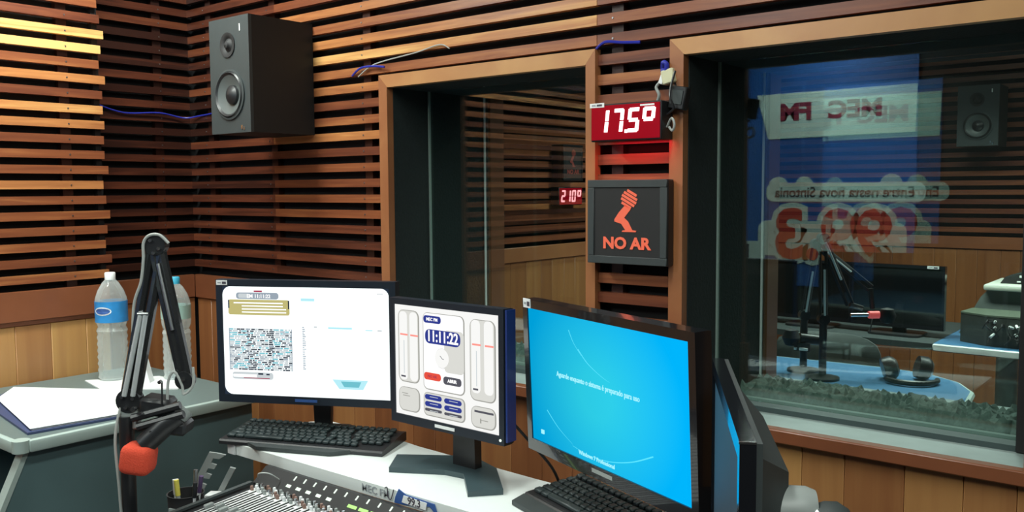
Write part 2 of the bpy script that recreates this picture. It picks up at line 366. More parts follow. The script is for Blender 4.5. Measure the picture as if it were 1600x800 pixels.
# ---- windows
def window(idx, W):
    x0, x1 = W; fr = MB(); w = .040; y0 = YC - .014; y1 = YC + .012
    fr.tone = .56; fr.prism([(x0 - w, ZS - .03), (x0 - .002, ZS - .03), (x0 - .002, ZT + .002), (x0 - w, ZT + w)], y0, y1, FRAME, plane='xz')
    fr.tone = .62; fr.prism([(x1 + .002, ZS - .03), (x1 + w - .008, ZS - .03), (x1 + w - .008, ZT + w), (x1 + .002, ZT + .002)], y0, y1, FRAME, plane='xz')
    fr.tone = .84; fr.prism([(x0 - w, ZT + w), (x0, ZT), (x1, ZT), (x1 + w - .008, ZT + w)], y0, y1, FRAME, plane='xz')
    fr.tone = .34; fr.box((x0 - w - .02 if idx == 1 else x0 - .06, YC - .02, ZS - .032), (x1 + (.08 if idx == 1 else .5), YC + .012, ZS), FRAME, bev=.003)
    o = struct(fr.build('window_%d' % idx))
    j = MB(); t = .02
    j.box((x0 - t, YC + .013, ZS - .03), (x0, YN, ZT + t), FELT); j.box((x1, YC + .013, ZS - .03), (x1 + t, YN, ZT + t), FELT); j.box((x0, YC + .013, ZT), (x1, YN, ZT + t), FELT)
    j.build('jamb_lining', o)
    s = MB(); s.box((x0, YC + .013, ZS - .034), (x1, YN, ZS - .001), SILL); s.box((x0, 2.235, ZS - .001), (x1, 2.40, ZS + .001), SILL); s.build('sill_board', o)
    s = MB(); s.box((x0, 2.125, ZS - .001), (x1, 2.170, ZS + .012), SILLD); s.box((x0, 2.171, ZS - .001), (x1, 2.232, ZS + .006), SILLD); s.build('glazing_bar', o)
    s = MB(); s.box((x0, 2.190, ZS + .006), (x1, 2.206, ZS + .015), EDGEG); s.box((x0 + .0005, 2.168, ZS), (x0 + .006, 2.176, ZT), EDGEG); s.build('glass_seal', o)
    s = MB(); s.box((x0 + .001, 2.171, ZS + .012), (x1 - .001, 2.177, ZT - .001), GLASS); s.build('front_pane', o)
    s = MB(); s.box((x0 + .001, 2.458, ZS + .002), (x1 - .001, 2.464, ZT - .001), GLASS); s.build('rear_pane', o)
    s = MB(); s.box((x0 + .001, 2.450, ZS), (x0 + .005, 2.4575, ZT), WHITEP); s.build('sealant_bead', o)
    s = MB(); s.tone = .3; s.box((x0, 2.475, ZS), (x0 + .012, YN, ZT), FRAME); s.build('rear_trim', o)
    if idx == 2:
        s = MB(); s.box((x1 - .035, 2.115, ZS), (x1 - .001, 2.150, ZT), BLKM, bev=.002); s.build('mullion', o)
    # acoustic foam lying between the panes
    s = MB(); nx = int((x1 - x0 - .04) / .0085); ny = 14; vs = []; fs = []; r = random.Random(idx)
    for a in range(nx + 1):
        for b in range(ny + 1):
            x = x0 + .02 + a * (x1 - x0 - .04) / nx; y = 2.262 + b * .175 / ny
            h = .024 + .010 * math.sin(a * 1.35) * math.sin(b * 1.5) + r.uniform(-.009, .009)
            if a in (0, nx) or b in (0, ny): h = .0012
            vs.append((x, y, ZS + h))
    for a in range(nx):
        for b in range(ny):
            q = a * (ny + 1) + b; fs.append((q, q + ny + 1, q + ny + 2, q + 1))
    s.add(vs, fs, FOAM, smooth=True); s.tone = 0
    fo = s.build('foam_strip'); tag(fo, 'dark egg-crate foam strip between the panes of the %s window' % ('middle' if idx == 1 else 'right hand'), 'acoustic foam')
    return o
window(1, W1); window(2, W2)

# ================================================================== THE OTHER STUDIO (beyond the glass)
OX, OY, OR_ = -2.68, 5.5, 1.7
f = MB(); f.box((OX - .12, YN + .001, 0), (OX - .045, OY + .1, CEIL), BLACKW); wl = struct(f.build('wall_booth_left'))
f = MB(); f.box((OX - .04, OY + .045, 0), (OR_, OY + .1, CEIL), BLACKW); wf = struct(f.build('wall_booth_far'))
f = MB(); f.box((OR_, YN + .001, 0), (OR_ + .1, OY + .1, CEIL), DARKW); struct(f.build('wall_booth_right'))
f = MB(); f.box((OX - .04, YBK + .003, 0), (W1[0] - .022, YN, CEIL), BLACKW); f.box((W1[1] + .022, YBK + .003, 0), (W2[0] - .022, YN, CEIL), BLACKW); f.box((W2[1] + .022, YBK + .003, 0), (OR_, YN, CEIL), BLACKW)
f.box((W1[0] - .02, YBK + .003, ZT + .022), (W2[1] + .02, YN, CEIL), BLACKW); f.box((W1[0] - .02, YBK + .003, 0), (W2[1] + .02, YN, ZS - .036), BLACKW)
struct(f.build('wall_booth_near'))
a = MB(); b = MB(); ta = tones(41, 30, .22, .58); tb = tones(42, 30, .2, .48)
for k in range(n + 1):
    z = zk(k) + .045
    if z + SH > CEIL: break
    slat(a, 'y', YN + .002, OY, z, OX, -1, ta[k]); slat(b, 'x', OX + .001, OR_, z, OY, 1, tb[k])
a.build('slats', wl); b.build('slats', wf)
a = MB(); a.tone = .55; a.box((OX - .02, YN + .002, 1.098), (OX + .002, OY - .01, 1.168), FRAME, bev=.002); a.build('band', wl)
b = MB(); b.tone = .4; b.box((OX + .003, OY - .002, 1.098), (OR_, OY + .02, 1.166), FRAME, bev=.002); b.build('band', wf)
a = MB(); planks(a, 'y', YN + .002, OY, 0, 1.096, OX - .008, -1, 51, .15, .5); a.build('wainscot', wl)
b = MB(); planks(b, 'x', OX + .01, OR_, 0, 1.096, OY + .008, 1, 52, .0, .4); b.build('wainscot', wf)

# ================================================================== CEILING LAMPS
def lamp(x, y, label, group):
    t = thing('ceiling_lamp', label, 'ceiling lamp', (x, y, CEIL - .08), 0, group)
    h = MB(); h.box((-.14, -.6, .02), (.14, .6, .079), WHITEP, bev=.006); h.build('housing', t)
    d = MB(); d.prism(rrect(-.115, -.57, .115, .57, .02), .0, .0195, LAMPM); d.build('diffuser', t)
for (x, y), p in LAMPS: lamp(x, y, 'white fluorescent ceiling fitting in the near studio, above the frame', 'near studio ceiling lamps')
for x, y in ((-1.2, 3.9), (.2, 4.4)): lamp(x, y, 'white fluorescent ceiling fitting in the other studio, above the frame', 'other studio ceiling lamps')

# ================================================================== SIGN ON THE REAR WALL (seen mirrored in the right hand window)
t = thing('wall_sign', 'blue station sign with pale lettering, seen mirrored in the right hand window', 'sign', (0, YB + .0, 0))
f = MB(); f.box((-2.835, .001, .78), (-1.575, .018, 2.285), SIGNBLUE, bev=.002); f.build('backboard', t)
def SX(x, z, y): return Matrix.Translation((x, y, z)) @ Matrix.Rotation(math.pi, 4, 'Z') @ UPR
f = MB(); f.prism([(-2.620, 2.078), (-2.535, 1.775), (-1.585, 1.785), (-1.578, 2.082)], .0185, .024, SIGNPALE, plane='xz'); pl = f.build('name_plate', t)
f = MB(); f.text('MEC', .155, SIGNMAR, SX(-1.955, 1.945, .0262), off=.006, sx=1.12); f.build('lettering', pl); f = MB(); f.text('FM', .155, SIGNMAR, SX(-2.345, 1.945, .0262), off=.007, sx=1.15); f.build('lettering', pl)
f = MB(); f.prism(rrect(-2.545, 1.35, -1.515, 1.475, .05), .0185, .0235, SIGNPALE, plane='xz')
for cx_, cz, r in ((-2.46, 1.45, .07), (-2.28, 1.46, .06), (-1.72, 1.46, .07)): f.prism(arc(cx_, cz, r, 0, 345, 14), .0187, .0236, SIGNPALE, plane='xz')
tp = f.build('tagline_cloud', t)
f = MB(); f.text('Entre nesta nova Sintonia', .098, INK, SX(-2.03, 1.41, .0258), off=.0015, sx=.9); f.build('lettering', tp)
f = MB()
f.text('99.3', .46, SIGNPALE, SX(-2.10, 1.115, .0230), ext=.002, off=.050, sx=1.0)
f.prism(rrect(-2.60, .98, -1.62, 1.22, .06), .0186, .0232, SIGNPALE, plane='xz')
f.prism(rrect(-2.835, .925, -2.55, 1.075, .02), .0186, .0231, SIGNPALE, plane='xz'); bk = f.build('number_outline', t)
f = MB(); f.text('99.3', .46, SIGNRED, SX(-2.10, 1.115, .0275), ext=.001, off=.014); f.build('number', bk); f = MB(); f.text('FM', .13, INK, SX(-2.74, 1.0, .0262), off=.004); f.build('lettering', bk)

# ================================================================== FURNITURE
DZ = .815
# left desk
t = thing('side_desk', 'grey laminate desk with pale rounded edge against the left slatted wall', 'desk', (0, 0, 0))
f = MB(); pts = [(XA + .003, .945), (-2.43, .945), (-2.395, .975), (-2.392, 1.66), (XA + .003, 1.66)]
f.prism(pts, DZ - .026, DZ - .0005, TOPG); f.build('desktop', t)
f = MB(); f.box((-2.398, .965, DZ - .032), (-2.378, 1.66, DZ + .001), EDGE, bev=.006, seg=2); f.box((XA + .003, .930, DZ - .032), (-2.405, .950, DZ + .001), EDGE, bev=.006, seg=2)
f.tube([(-2.403, .953, DZ - .031), (-2.403, .953, DZ + .0005)], .022, EDGE, n=16)
f.build('edge_band', t)
f = MB(); f.prism([(.975, DZ - .027), (.74, .28), (.74, .0), (1.65, 0), (1.65, DZ - .027)], -2.435, -2.412, TEAL, plane='yz'); f.build('end_panel', t)
f = MB(); f.prism([(.962, DZ - .028), (.976, DZ - .028), (.742, .28), (.728, .28)], -2.440, -2.404, EDGE, plane='yz'); f.prism([(.728, .279), (.742, .279), (.742, 0), (.728, 0)], -2.440, -2.404, EDGE, plane='yz'); f.build('panel_trim', t)
f = MB(); f.box((XA + .01, 1.50, 0), (-2.436, 1.52, DZ - .027), TEAL); f.box((XA + .01, .99, 0), (XA + .03, 1.49, DZ - .027), TEAL); f.build('back_panel', t)
# white counter
t = thing('white_counter', 'white raised monitor shelf running below the wood wall', 'counter', (0, 0, 0))
f = MB(); pts = [(-1.965, 1.275), (-1.15, 1.282), (-.98, 1.22), (-.84, 1.12), (-.62, 1.06), (-.62, 1.52), (-1.17, 1.522), (-1.56, 1.542), (-1.72, 1.565), (-1.93, 1.565), (-1.99, 1.49)]
f.prism(pts, DZ - .028, DZ, WHT); f.build('top', t)
f = MB()
for x, y in ((-1.90, 1.46), (-1.2, 1.45), (-.67, 1.42)):
    f = MB(); f.box((x, y, 0), (x + .025, y + .05, DZ - .0285), TEAL); f.build('support', t)
f = MB(); f.box((-1.9665, 1.2700, DZ - .028), (-1.935, 1.2745, DZ + .0005), WHITEP, bev=.001); f.build('corner_cap', t)
f = MB(); f.text('MEC FM', .0225, GLYP, TX(-1.425, 1.2785, DZ - .014), off=.0002, sx=1.12); f.build('lettering', t)
f = MB(); YF = 1.2800
f.prism([(-1.366, -.026), (-1.362, -.012), (-1.352, .006), (-1.330, -.002), (-1.248, -.004), (-1.236, -.030), (-1.262, -.012), (-1.30, -.020), (-1.335, -.024)][::-1], YF - .0022, YF - .0004, BLUEINK, X=Matrix.Translation((0, 0, DZ)), plane='xz')
f.prism([(-1.342, -.020), (-1.336, -.004), (-1.268, -.006), (-1.272, -.022)][::-1], YF - .0032, YF - .0022, WHTP, X=Matrix.Translation((0, 0, DZ)), plane='xz')
f.tube(smooth_path([(-1.393, YF - .003, DZ), (-1.386, YF - .003, DZ + .002), (-1.384, YF - .003, DZ - .016), (-1.376, YF - .003, DZ - .022), (-1.370, YF - .003, DZ - .010), (-1.366, YF - .003, DZ + .002)], 4), .0012, INK, n=6)
f.text('99.3', .0225, INK, TX(-1.305, YF - .0034, DZ - .013), off=.0003); f.build('station_logo', t)
t = thing('side_return', 'dark side shelf under the monitor seen edge on', 'shelf', (0, 0, 0))
f = MB(); f.box((-.615, .55, DZ - .026), (-.12, 1.5, DZ), BLKM, bev=.002); f.build('top', t)
for x, y in ((-.2, .58), (-.2, 1.44), (-.58, .58)):
    f = MB(); f.box((x, y, 0), (x + .03, y + .03, DZ - .0265), BLKM); f.build('leg', t)
# console table
t = thing('console_table', 'dark table carrying the audio mixer, bottom edge of the picture', 'table', (0, 0, 0))
f = MB(); f.box((-2.03, .62, .635), (-.9, 1.25, .66), BLKM, bev=.003); f.build('tabletop', t)
for x, y in ((-2.0, .65), (-2.0, 1.18), (-.95, .65), (-.95, 1.18)):
    f = MB(); f.box((x, y, 0), (x + .03, y + .03, .634), BLKM); f.build('leg', t)
# mixer
t = thing('audio_mixer', 'dark broadcast mixing console with white fader strips and green lit buttons', 'mixer', (-1.79, .715, .661))
f = MB(); f.prism([(0, 0), (.555, 0), (.555, .130), (.545, .130), (.505, .098), (.505, .096), (0, .062)], 0, .93, BLK, plane='yz'); f.build('chassis', t)
SLP = math.atan2(.038, .505)
X = Matrix.Translation((0, 0, .0622)) @ Matrix.Rotation(SLP, 4, 'X')
f = MB(); f.box((0, 0, 0), (.012, .500, .006), CHAR, X=X); f.build('side_trim', t)
BA = math.atan2(.032, .040); BX = Matrix.Translation((0, .505, .0985)) @ Matrix.Rotation(BA, 4, 'X')
f = MB(); f.box((.004, .001, .0002), (.926, .050, .003), BLKM, X=BX); br = f.build('bridge_panel', t)
for i in range(16):
    x = .116 + i * .0355; g = i > 5
    f = MB(); f.box((x + .008, .035, .0032), (x + .0115, .046, .0045), SWHITE, X=BX); f.build('indicator', br)
    if i != 5:
        f = MB(); f.box((x, .015, .0032), (x + (.027 if g else .014), .022, .0048), SGREEN if g else SWHITE, X=BX); f.build('lit_button', br)
r = random.Random(3)
for i in range(26):
    x = .040 + i * .0240
    f = MB(); f.box((x, .14, .0002), (x + .0155, .490, .0016), WHITEP, X=X)
    f.box((x + .005, .33, .0016), (x + .0105, .462, .0022), BLKM, X=X); s = f.build('channel_strip', t)
    f = MB(); yk = r.uniform(.34, .38); f.box((x + .003, yk, .0023), (x + .0125, yk + .022, .011), GREYP, bev=.0015, X=X); f.build('fader_cap', s)
for i in range(25):
    for j in range(4):
        x = .046 + i * .0240 + (j % 2) * .008; y = .474 + j * .0072
        KX = X @ Matrix.Translation((x, y, .0018)); f = MB(); f.lathe([(.0042, 0), (.0042, .006), (.0032, .010), (.0001, .010)], [BROWNP, WHITEP, GREYP, METAL][(i + j) % 4], X=KX, n=8)
        f.build('knob', t)
f = MB(); f.tube(smooth_path([(.03, .50, .12), (.05, .49, .135), (.075, .50, .137), (.085, .52, .12)], 5), .0015, GREYC, n=6); f.build('loose_wire', t)
# pen cup etc. ------------------------------------------------
t = thing('pen_cup', 'black pen cup left of the mixer, holding pens', 'pen holder', (-1.850, 1.083, .6605))
f = MB(); f.lathe([(.036, 0), (.040, .098), (.042, .100), (.039, .100), (.035, .004), (.0001, .004)], BLKM); f.build('cup', t)
f = MB(); f.box((-.012, -.0425, .02), (.03, -.038, .075), GREYP, X=Matrix.Rotation(.3, 4, 'Z')); f.build('paper_tag', t)
def pen(name, label, cat, x, y, lx, ly, h, mat, cap, group=None, r=.0042):
    t = thing(name, label, cat, (x, y, .6655), 0, group); d = Vector((lx, ly, 1)).normalized()
    f = MB(); f.tube([(0, 0, 0), d * (h * .72)], r, mat, n=10); f.build('barrel', t)
    f = MB(); f.tube([d * (h * .721), d * (h * .97), d * h], r * 1.18, cap, n=10); f.build('cap', t)
pen('marker_pen', 'yellow capped highlighter pen standing in the black pen cup', 'pen', -1.843, 1.068, -.12, -.02, .128, GREYP, YELP, r=.0050)
pen('pen', 'white topped pen at the left side of the black pen cup', 'pen', -1.868, 1.074, -.10, .02, .122, WHITEP, WHITEP, r=.006)
pen('pen', 'thin grey pen standing tallest behind the yellow highlighter', 'pen', -1.850, 1.098, .06, .05, .145, GREYP, STEEL)
pen('pen', 'pen with dark purple cap at the right of the pen cup', 'pen', -1.833, 1.090, .20, .05, .142, WHITEP, pm('purple_plastic', (.08, .05, .12), .4))
pen('pen', 'pen with dark cap next to the purple capped one', 'pen', -1.826, 1.080, .16, .01, .130, WHITEP, BLK)
# slotted rack: comb-shaped side piece and a plain bar
t = thing('slotted_rack', 'pale grey slotted plastic rack leaning between pen cup and counter', 'rack', (-1.935, 1.118, .672))
ex = Vector((.776, .631, 0))
RX = Matrix(((.776, -.631, 0, 0), (.631, .776, 0, 0), (0, 0, 1, 0), (0, 0, 0, 1)))
f = MB(); L_ = .175; pts = []
ang = math.radians(62); d = Vector((math.cos(ang), math.sin(ang))); q = Vector((math.sin(ang), -math.cos(ang)))
P = lambda a, b_: tuple(d * a + q * b_)
pts = [P(0, -.010), P(L_, -.010), P(L_ + .006, .006), P(L_ + .012, .028)]
for i in range(6):
    a0 = L_ - .004 - i * .027
    pts += [P(a0, .019), P(a0 - .005, .005), P(a0 - .018, .005), P(a0 - .016, .019)]
pts += [P(0, .020)]
f.prism(pts, -.003, .003, GREYP, X=RX, plane='xz'); f.build('comb_side', t)
f = MB(); f.prism([P(.012, .050), P(.165, .050), P(.168, .063), P(.012, .063)], -.004, .004, GREYP, X=RX, plane='xz'); f.build('bar', t)
f = MB(); f.box((.0, -.01, -.0115), (.085, .01, .008), GREYP, X=RX); f.build('foot', t)
f = MB(); f.box((-.024, -.016, 0), (.024, .016, .078), WHITEP, bev=.002)
tag(f.build('small_box', loc=(-1.845, 1.160, .661), rot=(0, 0, .55)), 'small white box beside the mixer and the slotted rack', 'box')
# ---- things on the left desk
f = MB(); r = random.Random(5)
P0 = [(-2.455, 1.000), (-2.415, 1.262), (-2.715, 1.385), (-3.03, 1.19), (-2.90, 1.09)]
f.prism([(-2.44, .985), (-2.41, 1.25), (-2.70, 1.36), (-3.02, 1.17), (-2.89, 1.05)], DZ, DZ + .006, pm('blue_folder', (.05, .07, .16), .5)); 
tag(f.build('folder'), 'dark blue folder under the white papers on the grey desk', 'folder')
f = MB()
for i in range(6):
    dx, dy = r.uniform(-.004, .004), r.uniform(-.004, .004)
    f.prism([(x + dx, y + dy) for x, y in P0], DZ + .0062 + i * .0011, DZ + .0070 + i * .0011, WHTP if i != 2 else GLYP)
tag(f.build('paper_stack'), 'stack of white papers on the grey desk by the left edge', 'papers')
f = MB(); f.prism([(-2.985, 1.395), (-2.80, 1.36), (-2.62, 1.52), (-2.665, 1.60), (-2.85, 1.585)], DZ, DZ + .004, WHTP)
tag(f.build('paper_sheet'), 'white sheet lying under the two water bottles', 'paper')
f = MB(); f.prism([(-.022, 0), (.030, 0), (.006, .105), (-.004, .105)], -.018, .018, WHITEP, plane='xz')
tag(f.build('table_wedge', loc=(-2.80, 1.500, DZ + .0045), rot=(0, 0, .68)), 'white tapering wedge standing between the two water bottles', 'desk stand')
def bottle(loc, label, capm, labm, lab0, lab1, H=.358, r=.051, group=None, mark=None):
    t = thing('water_bottle', label, 'bottle', loc, 0, group); k = H / .358; z = DZ * 0
    prof = [(r * .80, 0), (r * .96, .008)]
    for i in range(7): prof += [(r * .90, .022 + i * .022), (r * .97, .033 + i * .022)]
    prof += [(r * .86, .178), (r * .98, .195), (r, .205), (r, .262), (r * .97, .275), (r * .80, .300), (r * .52, .325), (r * .29, .338), (r * .27, .345)]
    f = MB(); f.lathe([(a, b_ * k) for a, b_ in prof], PET); b = f.build('body', t)
    f = MB(); f.lathe([(a * .955, max(.004, b_ * k)) for a, b_ in prof if b_ < .245] + [(.0001, .245 * k)], pm('water', (.62, .72, .72), .1, alpha=.16)); f.build('water', t)
    f = MB(); f.lathe([(r * .33, .335 * k), (r * .34, .357 * k), (r * .30, .360 * k), (.0001, .360 * k)], capm, n=20); f.build('cap', t)
    f = MB(); f.lathe([(r * 1.012, lab0 * k), (r * 1.014, lab1 * k)], labm, n=36, cap=False); lb = f.build('label', t)
    if mark:
        f = MB(); c_ = Vector((.50, -.865, 0))
        for w, h, m_, d_ in ((.030, .014, WHTP, 1.030), (.025, .010, BLUEINK, 1.045)):
            for s_ in (0,):
                pts = []; 
                for i in range(16):
                    a = 2 * math.pi * i / 16; th = math.atan2(c_.y, c_.x) + w * math.cos(a) / r
                    pts.append((r * d_ * math.cos(th), r * d_ * math.sin(th), (lab0 + lab1) / 2 * k + .004 + h * math.sin(a)))
                th = math.atan2(c_.y, c_.x); pts.append((r * d_ * math.cos(th), r * d_ * math.sin(th), (lab0 + lab1) / 2 * k + .004))
                f.add(pts, [(i, (i + 1) % 16, 16) for i in range(16)], m_)
        f.build('emblem', lb)
bottle((-2.935, 1.470, DZ + .0045), 'water bottle with white cap and blue label', pm('cap_white', (.85, .87, .87), .4), pm('label_blue', (.03, .26, .62), .4, noise=.25, nscale=40), .195, .265, mark=True)
bottle((-2.772, 1.610, DZ + .0002), 'water bottle with light blue cap and pale green label', pm('cap_cyan', (.05, .42, .62), .4), pm('label_teal', (.42, .62, .55), .4), .215, .262, H=.345, r=.048)

# ================================================================== KEYBOARDS
def keyboard(loc, rz, label, rest=False):
    t = thing('keyboard', label, 'keyboard', loc, rz); w, d = .445, .150
    f = MB(); pts = [(-d / 2, 0), (d / 2, 0), (d / 2, .022), (d / 2 - .02, .024), (-d / 2 + .004, .012), (-d / 2, .008)]
    f.prism(pts, -w / 2, w / 2, BLK, plane='yz')
    f.build('case', t)
    f = MB(); f.prism([(-.10, -.103), (.10, -.103), (.14, -.0752), (-.14, -.0752)] if not rest else [(-.20, -.118), (.20, -.118), (.2225, -.0752), (-.2225, -.0752)], .001, .010, CHAR); f.build('palm_rest', t)
    tilt = math.atan2(.012, .126); X = Matrix.Translation((0, -d / 2 + .004, .0122)) @ Matrix.Rotation(tilt, 4, 'X')
    rows = [[.019] * 22, [.019] * 22, [.019] * 22, [.0285] + [.019] * 20, [.038] + [.019] * 10 + [.038] + [.019] * 7, [.025, .025, .11, .025, .025] + [.019] * 8]
    def keyrow(j, y):
        x = -w / 2 + .010; f = MB(); row = rows[j]; tot = sum(row); lim = w - .02
        for i, kw in enumerate(row):
            if x + kw > w / 2 - .006: break
            g = .010 if (j > 0 and i in (13, 16)) else 0
            if x + g + kw > w / 2 - .004: break
            x += g
            f.box((x + .0014, y, 0), (x + kw - .0014, y + .0158, .0085), KEYM, bev=.0022, X=X); x += kw
        return f
    for j in range(6): keyrow(j, .118 - .006 - j * .0198 if j else .118).build('key_row', t)
    return t
keyboard((-1.795, 1.405, DZ + .0005), .405, 'black keyboard in front of the left monitor')
keyboard((-.885, 1.405, DZ + .0005), -.35, 'black keyboard with palm rest under the blue lit monitor', True)

# ================================================================== MONITORS
BEZ = pm('bezel_plastic', (.014, .021, .032), .35, noise=.1)  # slight blue tint puts the screen flare into the black
def monitor(loc, rz, w, h, zc, yc, label, bez, content, scrmat, stand, caselist=(BEZ, BLK), tilt=0.0, chin=.02, dep=.028, bulge=.032, sticker=(None,), group=None, extra=None):
    """screen w x h centred at (0, yc, zc) in the thing's own frame, facing -y"""
    t = thing('monitor', label, 'monitor', loc, rz, group)
    T = Matrix.Translation((0, yc, zc)) @ Matrix.Rotation(tilt, 4, 'X')
    bl, bt = bez; f = MB(); W2_, H2 = w / 2, h / 2
    for a, b_ in (((-W2_ - bl, 0, H2), (W2_ + bl, dep, H2 + bt)), ((-W2_ - bl, 0, -H2 - chin), (W2_ + bl, dep, -H2)), ((-W2_ - bl, 0, -H2), (-W2_, dep, H2)), ((W2_, 0, -H2), (W2_ + bl, dep, H2))):
        f.box(a, b_, caselist[0], X=T)
    f.build('bezel', t)
    f = MB(); f.prism([(-W2_ - bl + .001, -H2 - chin + .001), (W2_ + bl - .001, -H2 - chin + .001), (W2_ + bl - .001, H2 + bt - .001), (-W2_ - bl + .001, H2 + bt - .001)], dep, dep + .006, caselist[1], X=T, plane='xz')
    f.add([(-W2_, dep + .006, -H2), (W2_, dep + .006, -H2), (W2_, dep + .006, H2), (-W2_, dep + .006, H2), (-W2_ * .6, dep + bulge, -H2 * .7), (W2_ * .6, dep + bulge, -H2 * .7), (W2_ * .6, dep + bulge, H2 * .7), (-W2_ * .6, dep + bulge, H2 * .7)],
          [(0, 1, 5, 4), (1, 2, 6, 5), (2, 3, 7, 6), (3, 0, 4, 7), (4, 5, 6, 7)], caselist[1], X=T); f.build('back_shell', t)
    f = MB(); f.box((-W2_, .003, -H2), (W2_, .010, H2), scrmat, X=Matrix.Identity(4)); s = f.build('screen', t); s.matrix_local = T
    if content:
        g = MB(); content(g, w, h); g.build('screen_image', s)
    stand(t, yc, zc - H2 - chin, dep)
    for st in sticker:
        if st:
            x, z, ww, hh = st; g = MB(); g.box((x, -.0012, z), (x + ww, -.0001, z + hh), STICK, X=T); g.box((x + ww * .12, -.0016, z + hh * .35), (x + ww * .45, -.0012, z + hh * .6), GLYP, X=T); g.box((x + ww * .55, -.0016, z + hh * .2), (x + ww * .9, -.0012, z + hh * .7), INK, X=T)
            g.build('asset_sticker', t)
    if extra: extra(t, T, w, h)
    return t
def UV(w, h):
    return lambda u, v: (-w / 2 + u * w, h / 2 - v * h)
def quad(g, F, u0_, v0, u1, v1, m, y=.0022):
    a, b_ = F(u0_, v1), F(u1, v0); g.box((a[0], y - .0006, a[1]), (b_[0], .003, b_[1]), m)
def rq(g, F, u0_, v0, u1, v1, m, r, y=.0022):
    a, b_ = F(u0_, v1), F(u1, v0); g.prism(rrect(a[0], a[1], b_[0], b_[1], r), y - .0006, .003, m, plane='xz')
def white_content(g, w, h):
    F = UV(w, h); r = random.Random(9)
    # dark rounded corners of the program's window
    for (cu, cv, sx_, sz_) in ((0, 0, 1, -1), (1, 0, -1, -1), (0, 1, 1, 1)):
        c = F(cu, cv); R = .022; pts = [c] + [(c[0] + sx_ * (R - R * math.cos(math.radians(a))), c[1] + sz_ * (R - R * math.sin(math.radians(a)))) for a in range(0, 91, 15)]
        pts = [c] + [(c[0] + sx_ * (R - R * math.sin(math.radians(a))), c[1] + sz_ * (R - R * math.cos(math.radians(a)))) for a in range(0, 91, 15)]
        g.prism(pts, .0014, .003, SC['black'], plane='xz')
    rq(g, F, .085, .055, .345, .115, SC['grey'], .007); rq(g, F, .10, .065, .17, .105, SC['lgrey'], .004, y=.0012)
    quad(g, F, .195, .035, .245, .05, SC['maroon'])
    a = F(.225, .088); g.text('EM 11:11:22', .013, SC['white'], TX(a[0], .0008, a[1]), off=.0003)
    rq(g, F, .035, .12, .41, .26, SC['gold'], .006, y=.0024)
    quad(g, F, .035, .125, .042, .20, SC['black'], .0016); quad(g, F, .402, .125, .409, .20, SC['black'], .0016)
    for i in range(4):
        v = .145 + i * .028; quad(g, F, .07 + .05 * (i > 0), v, .37 + .02 * (i > 1), v + .010, WSCR, .0014)
    # playlist table
    for i in range(23):
        v = .385 + i * .0168
        quad(g, F, .035, v, .42, v + .0028, SC['lgrey'])
        x = .04
        while x < .415:
            L = r.uniform(.008, .035)
            m = SC['black'] if (.15 < x < .19 or .26 < x < .30) and r.random() < .75 else SC[r.choice(['lgrey', 'grey', 'teal', 'lgrey', 'black'])]
            quad(g, F, x, v + .004, min(x + L, .42), v + .0135, m, .0014); x += L + r.uniform(.003, .010)
    for u in (.035, .15, .30, .418): quad(g, F, u, .385, u + .0025, .77, SC['grey'], .0016)
    rq(g, F, .05, .79, .30, .855, SC['lgrey'], .006); quad(g, F, .055, .81, .20, .835, WSCR, .0014); quad(g, F, .21, .795, .24, .81, SC['black'], .0012); quad(g, F, .26, .80, .28, .812, SC['black'], .0012); quad(g, F, .12, .84, .28, .846, SC['maroon'], .0012)
    for i in range(24): quad(g, F, .485, .36 + i * .0165, .485 + r.uniform(.008, .02), .368 + i * .0165, SC['grey'])
    quad(g, F, .64, .355, .78, .372, SC['cyan']); quad(g, F, .555, .352, .572, .364, SC['lgrey']); quad(g, F, .86, .372, .90, .382, SC['cyan']); quad(g, F, .93, .372, .955, .384, SC['lgrey']); quad(g, F, .48, .10, .56, .125, SC['cyan'])
    quad(g, F, .93, .045, .965, .053, SC['lgrey'])
    p = [F(.66, .83), F(.87, .83), F(.84, .915), F(.70, .915)]; g.prism(p[::-1], .0016, .003, SC['cyan'], plane='xz'); p = [F(.71, .845), F(.83, .845), F(.815, .895), F(.73, .895)]; g.prism(p[::-1], .001, .003, SC['teal'], plane='xz')
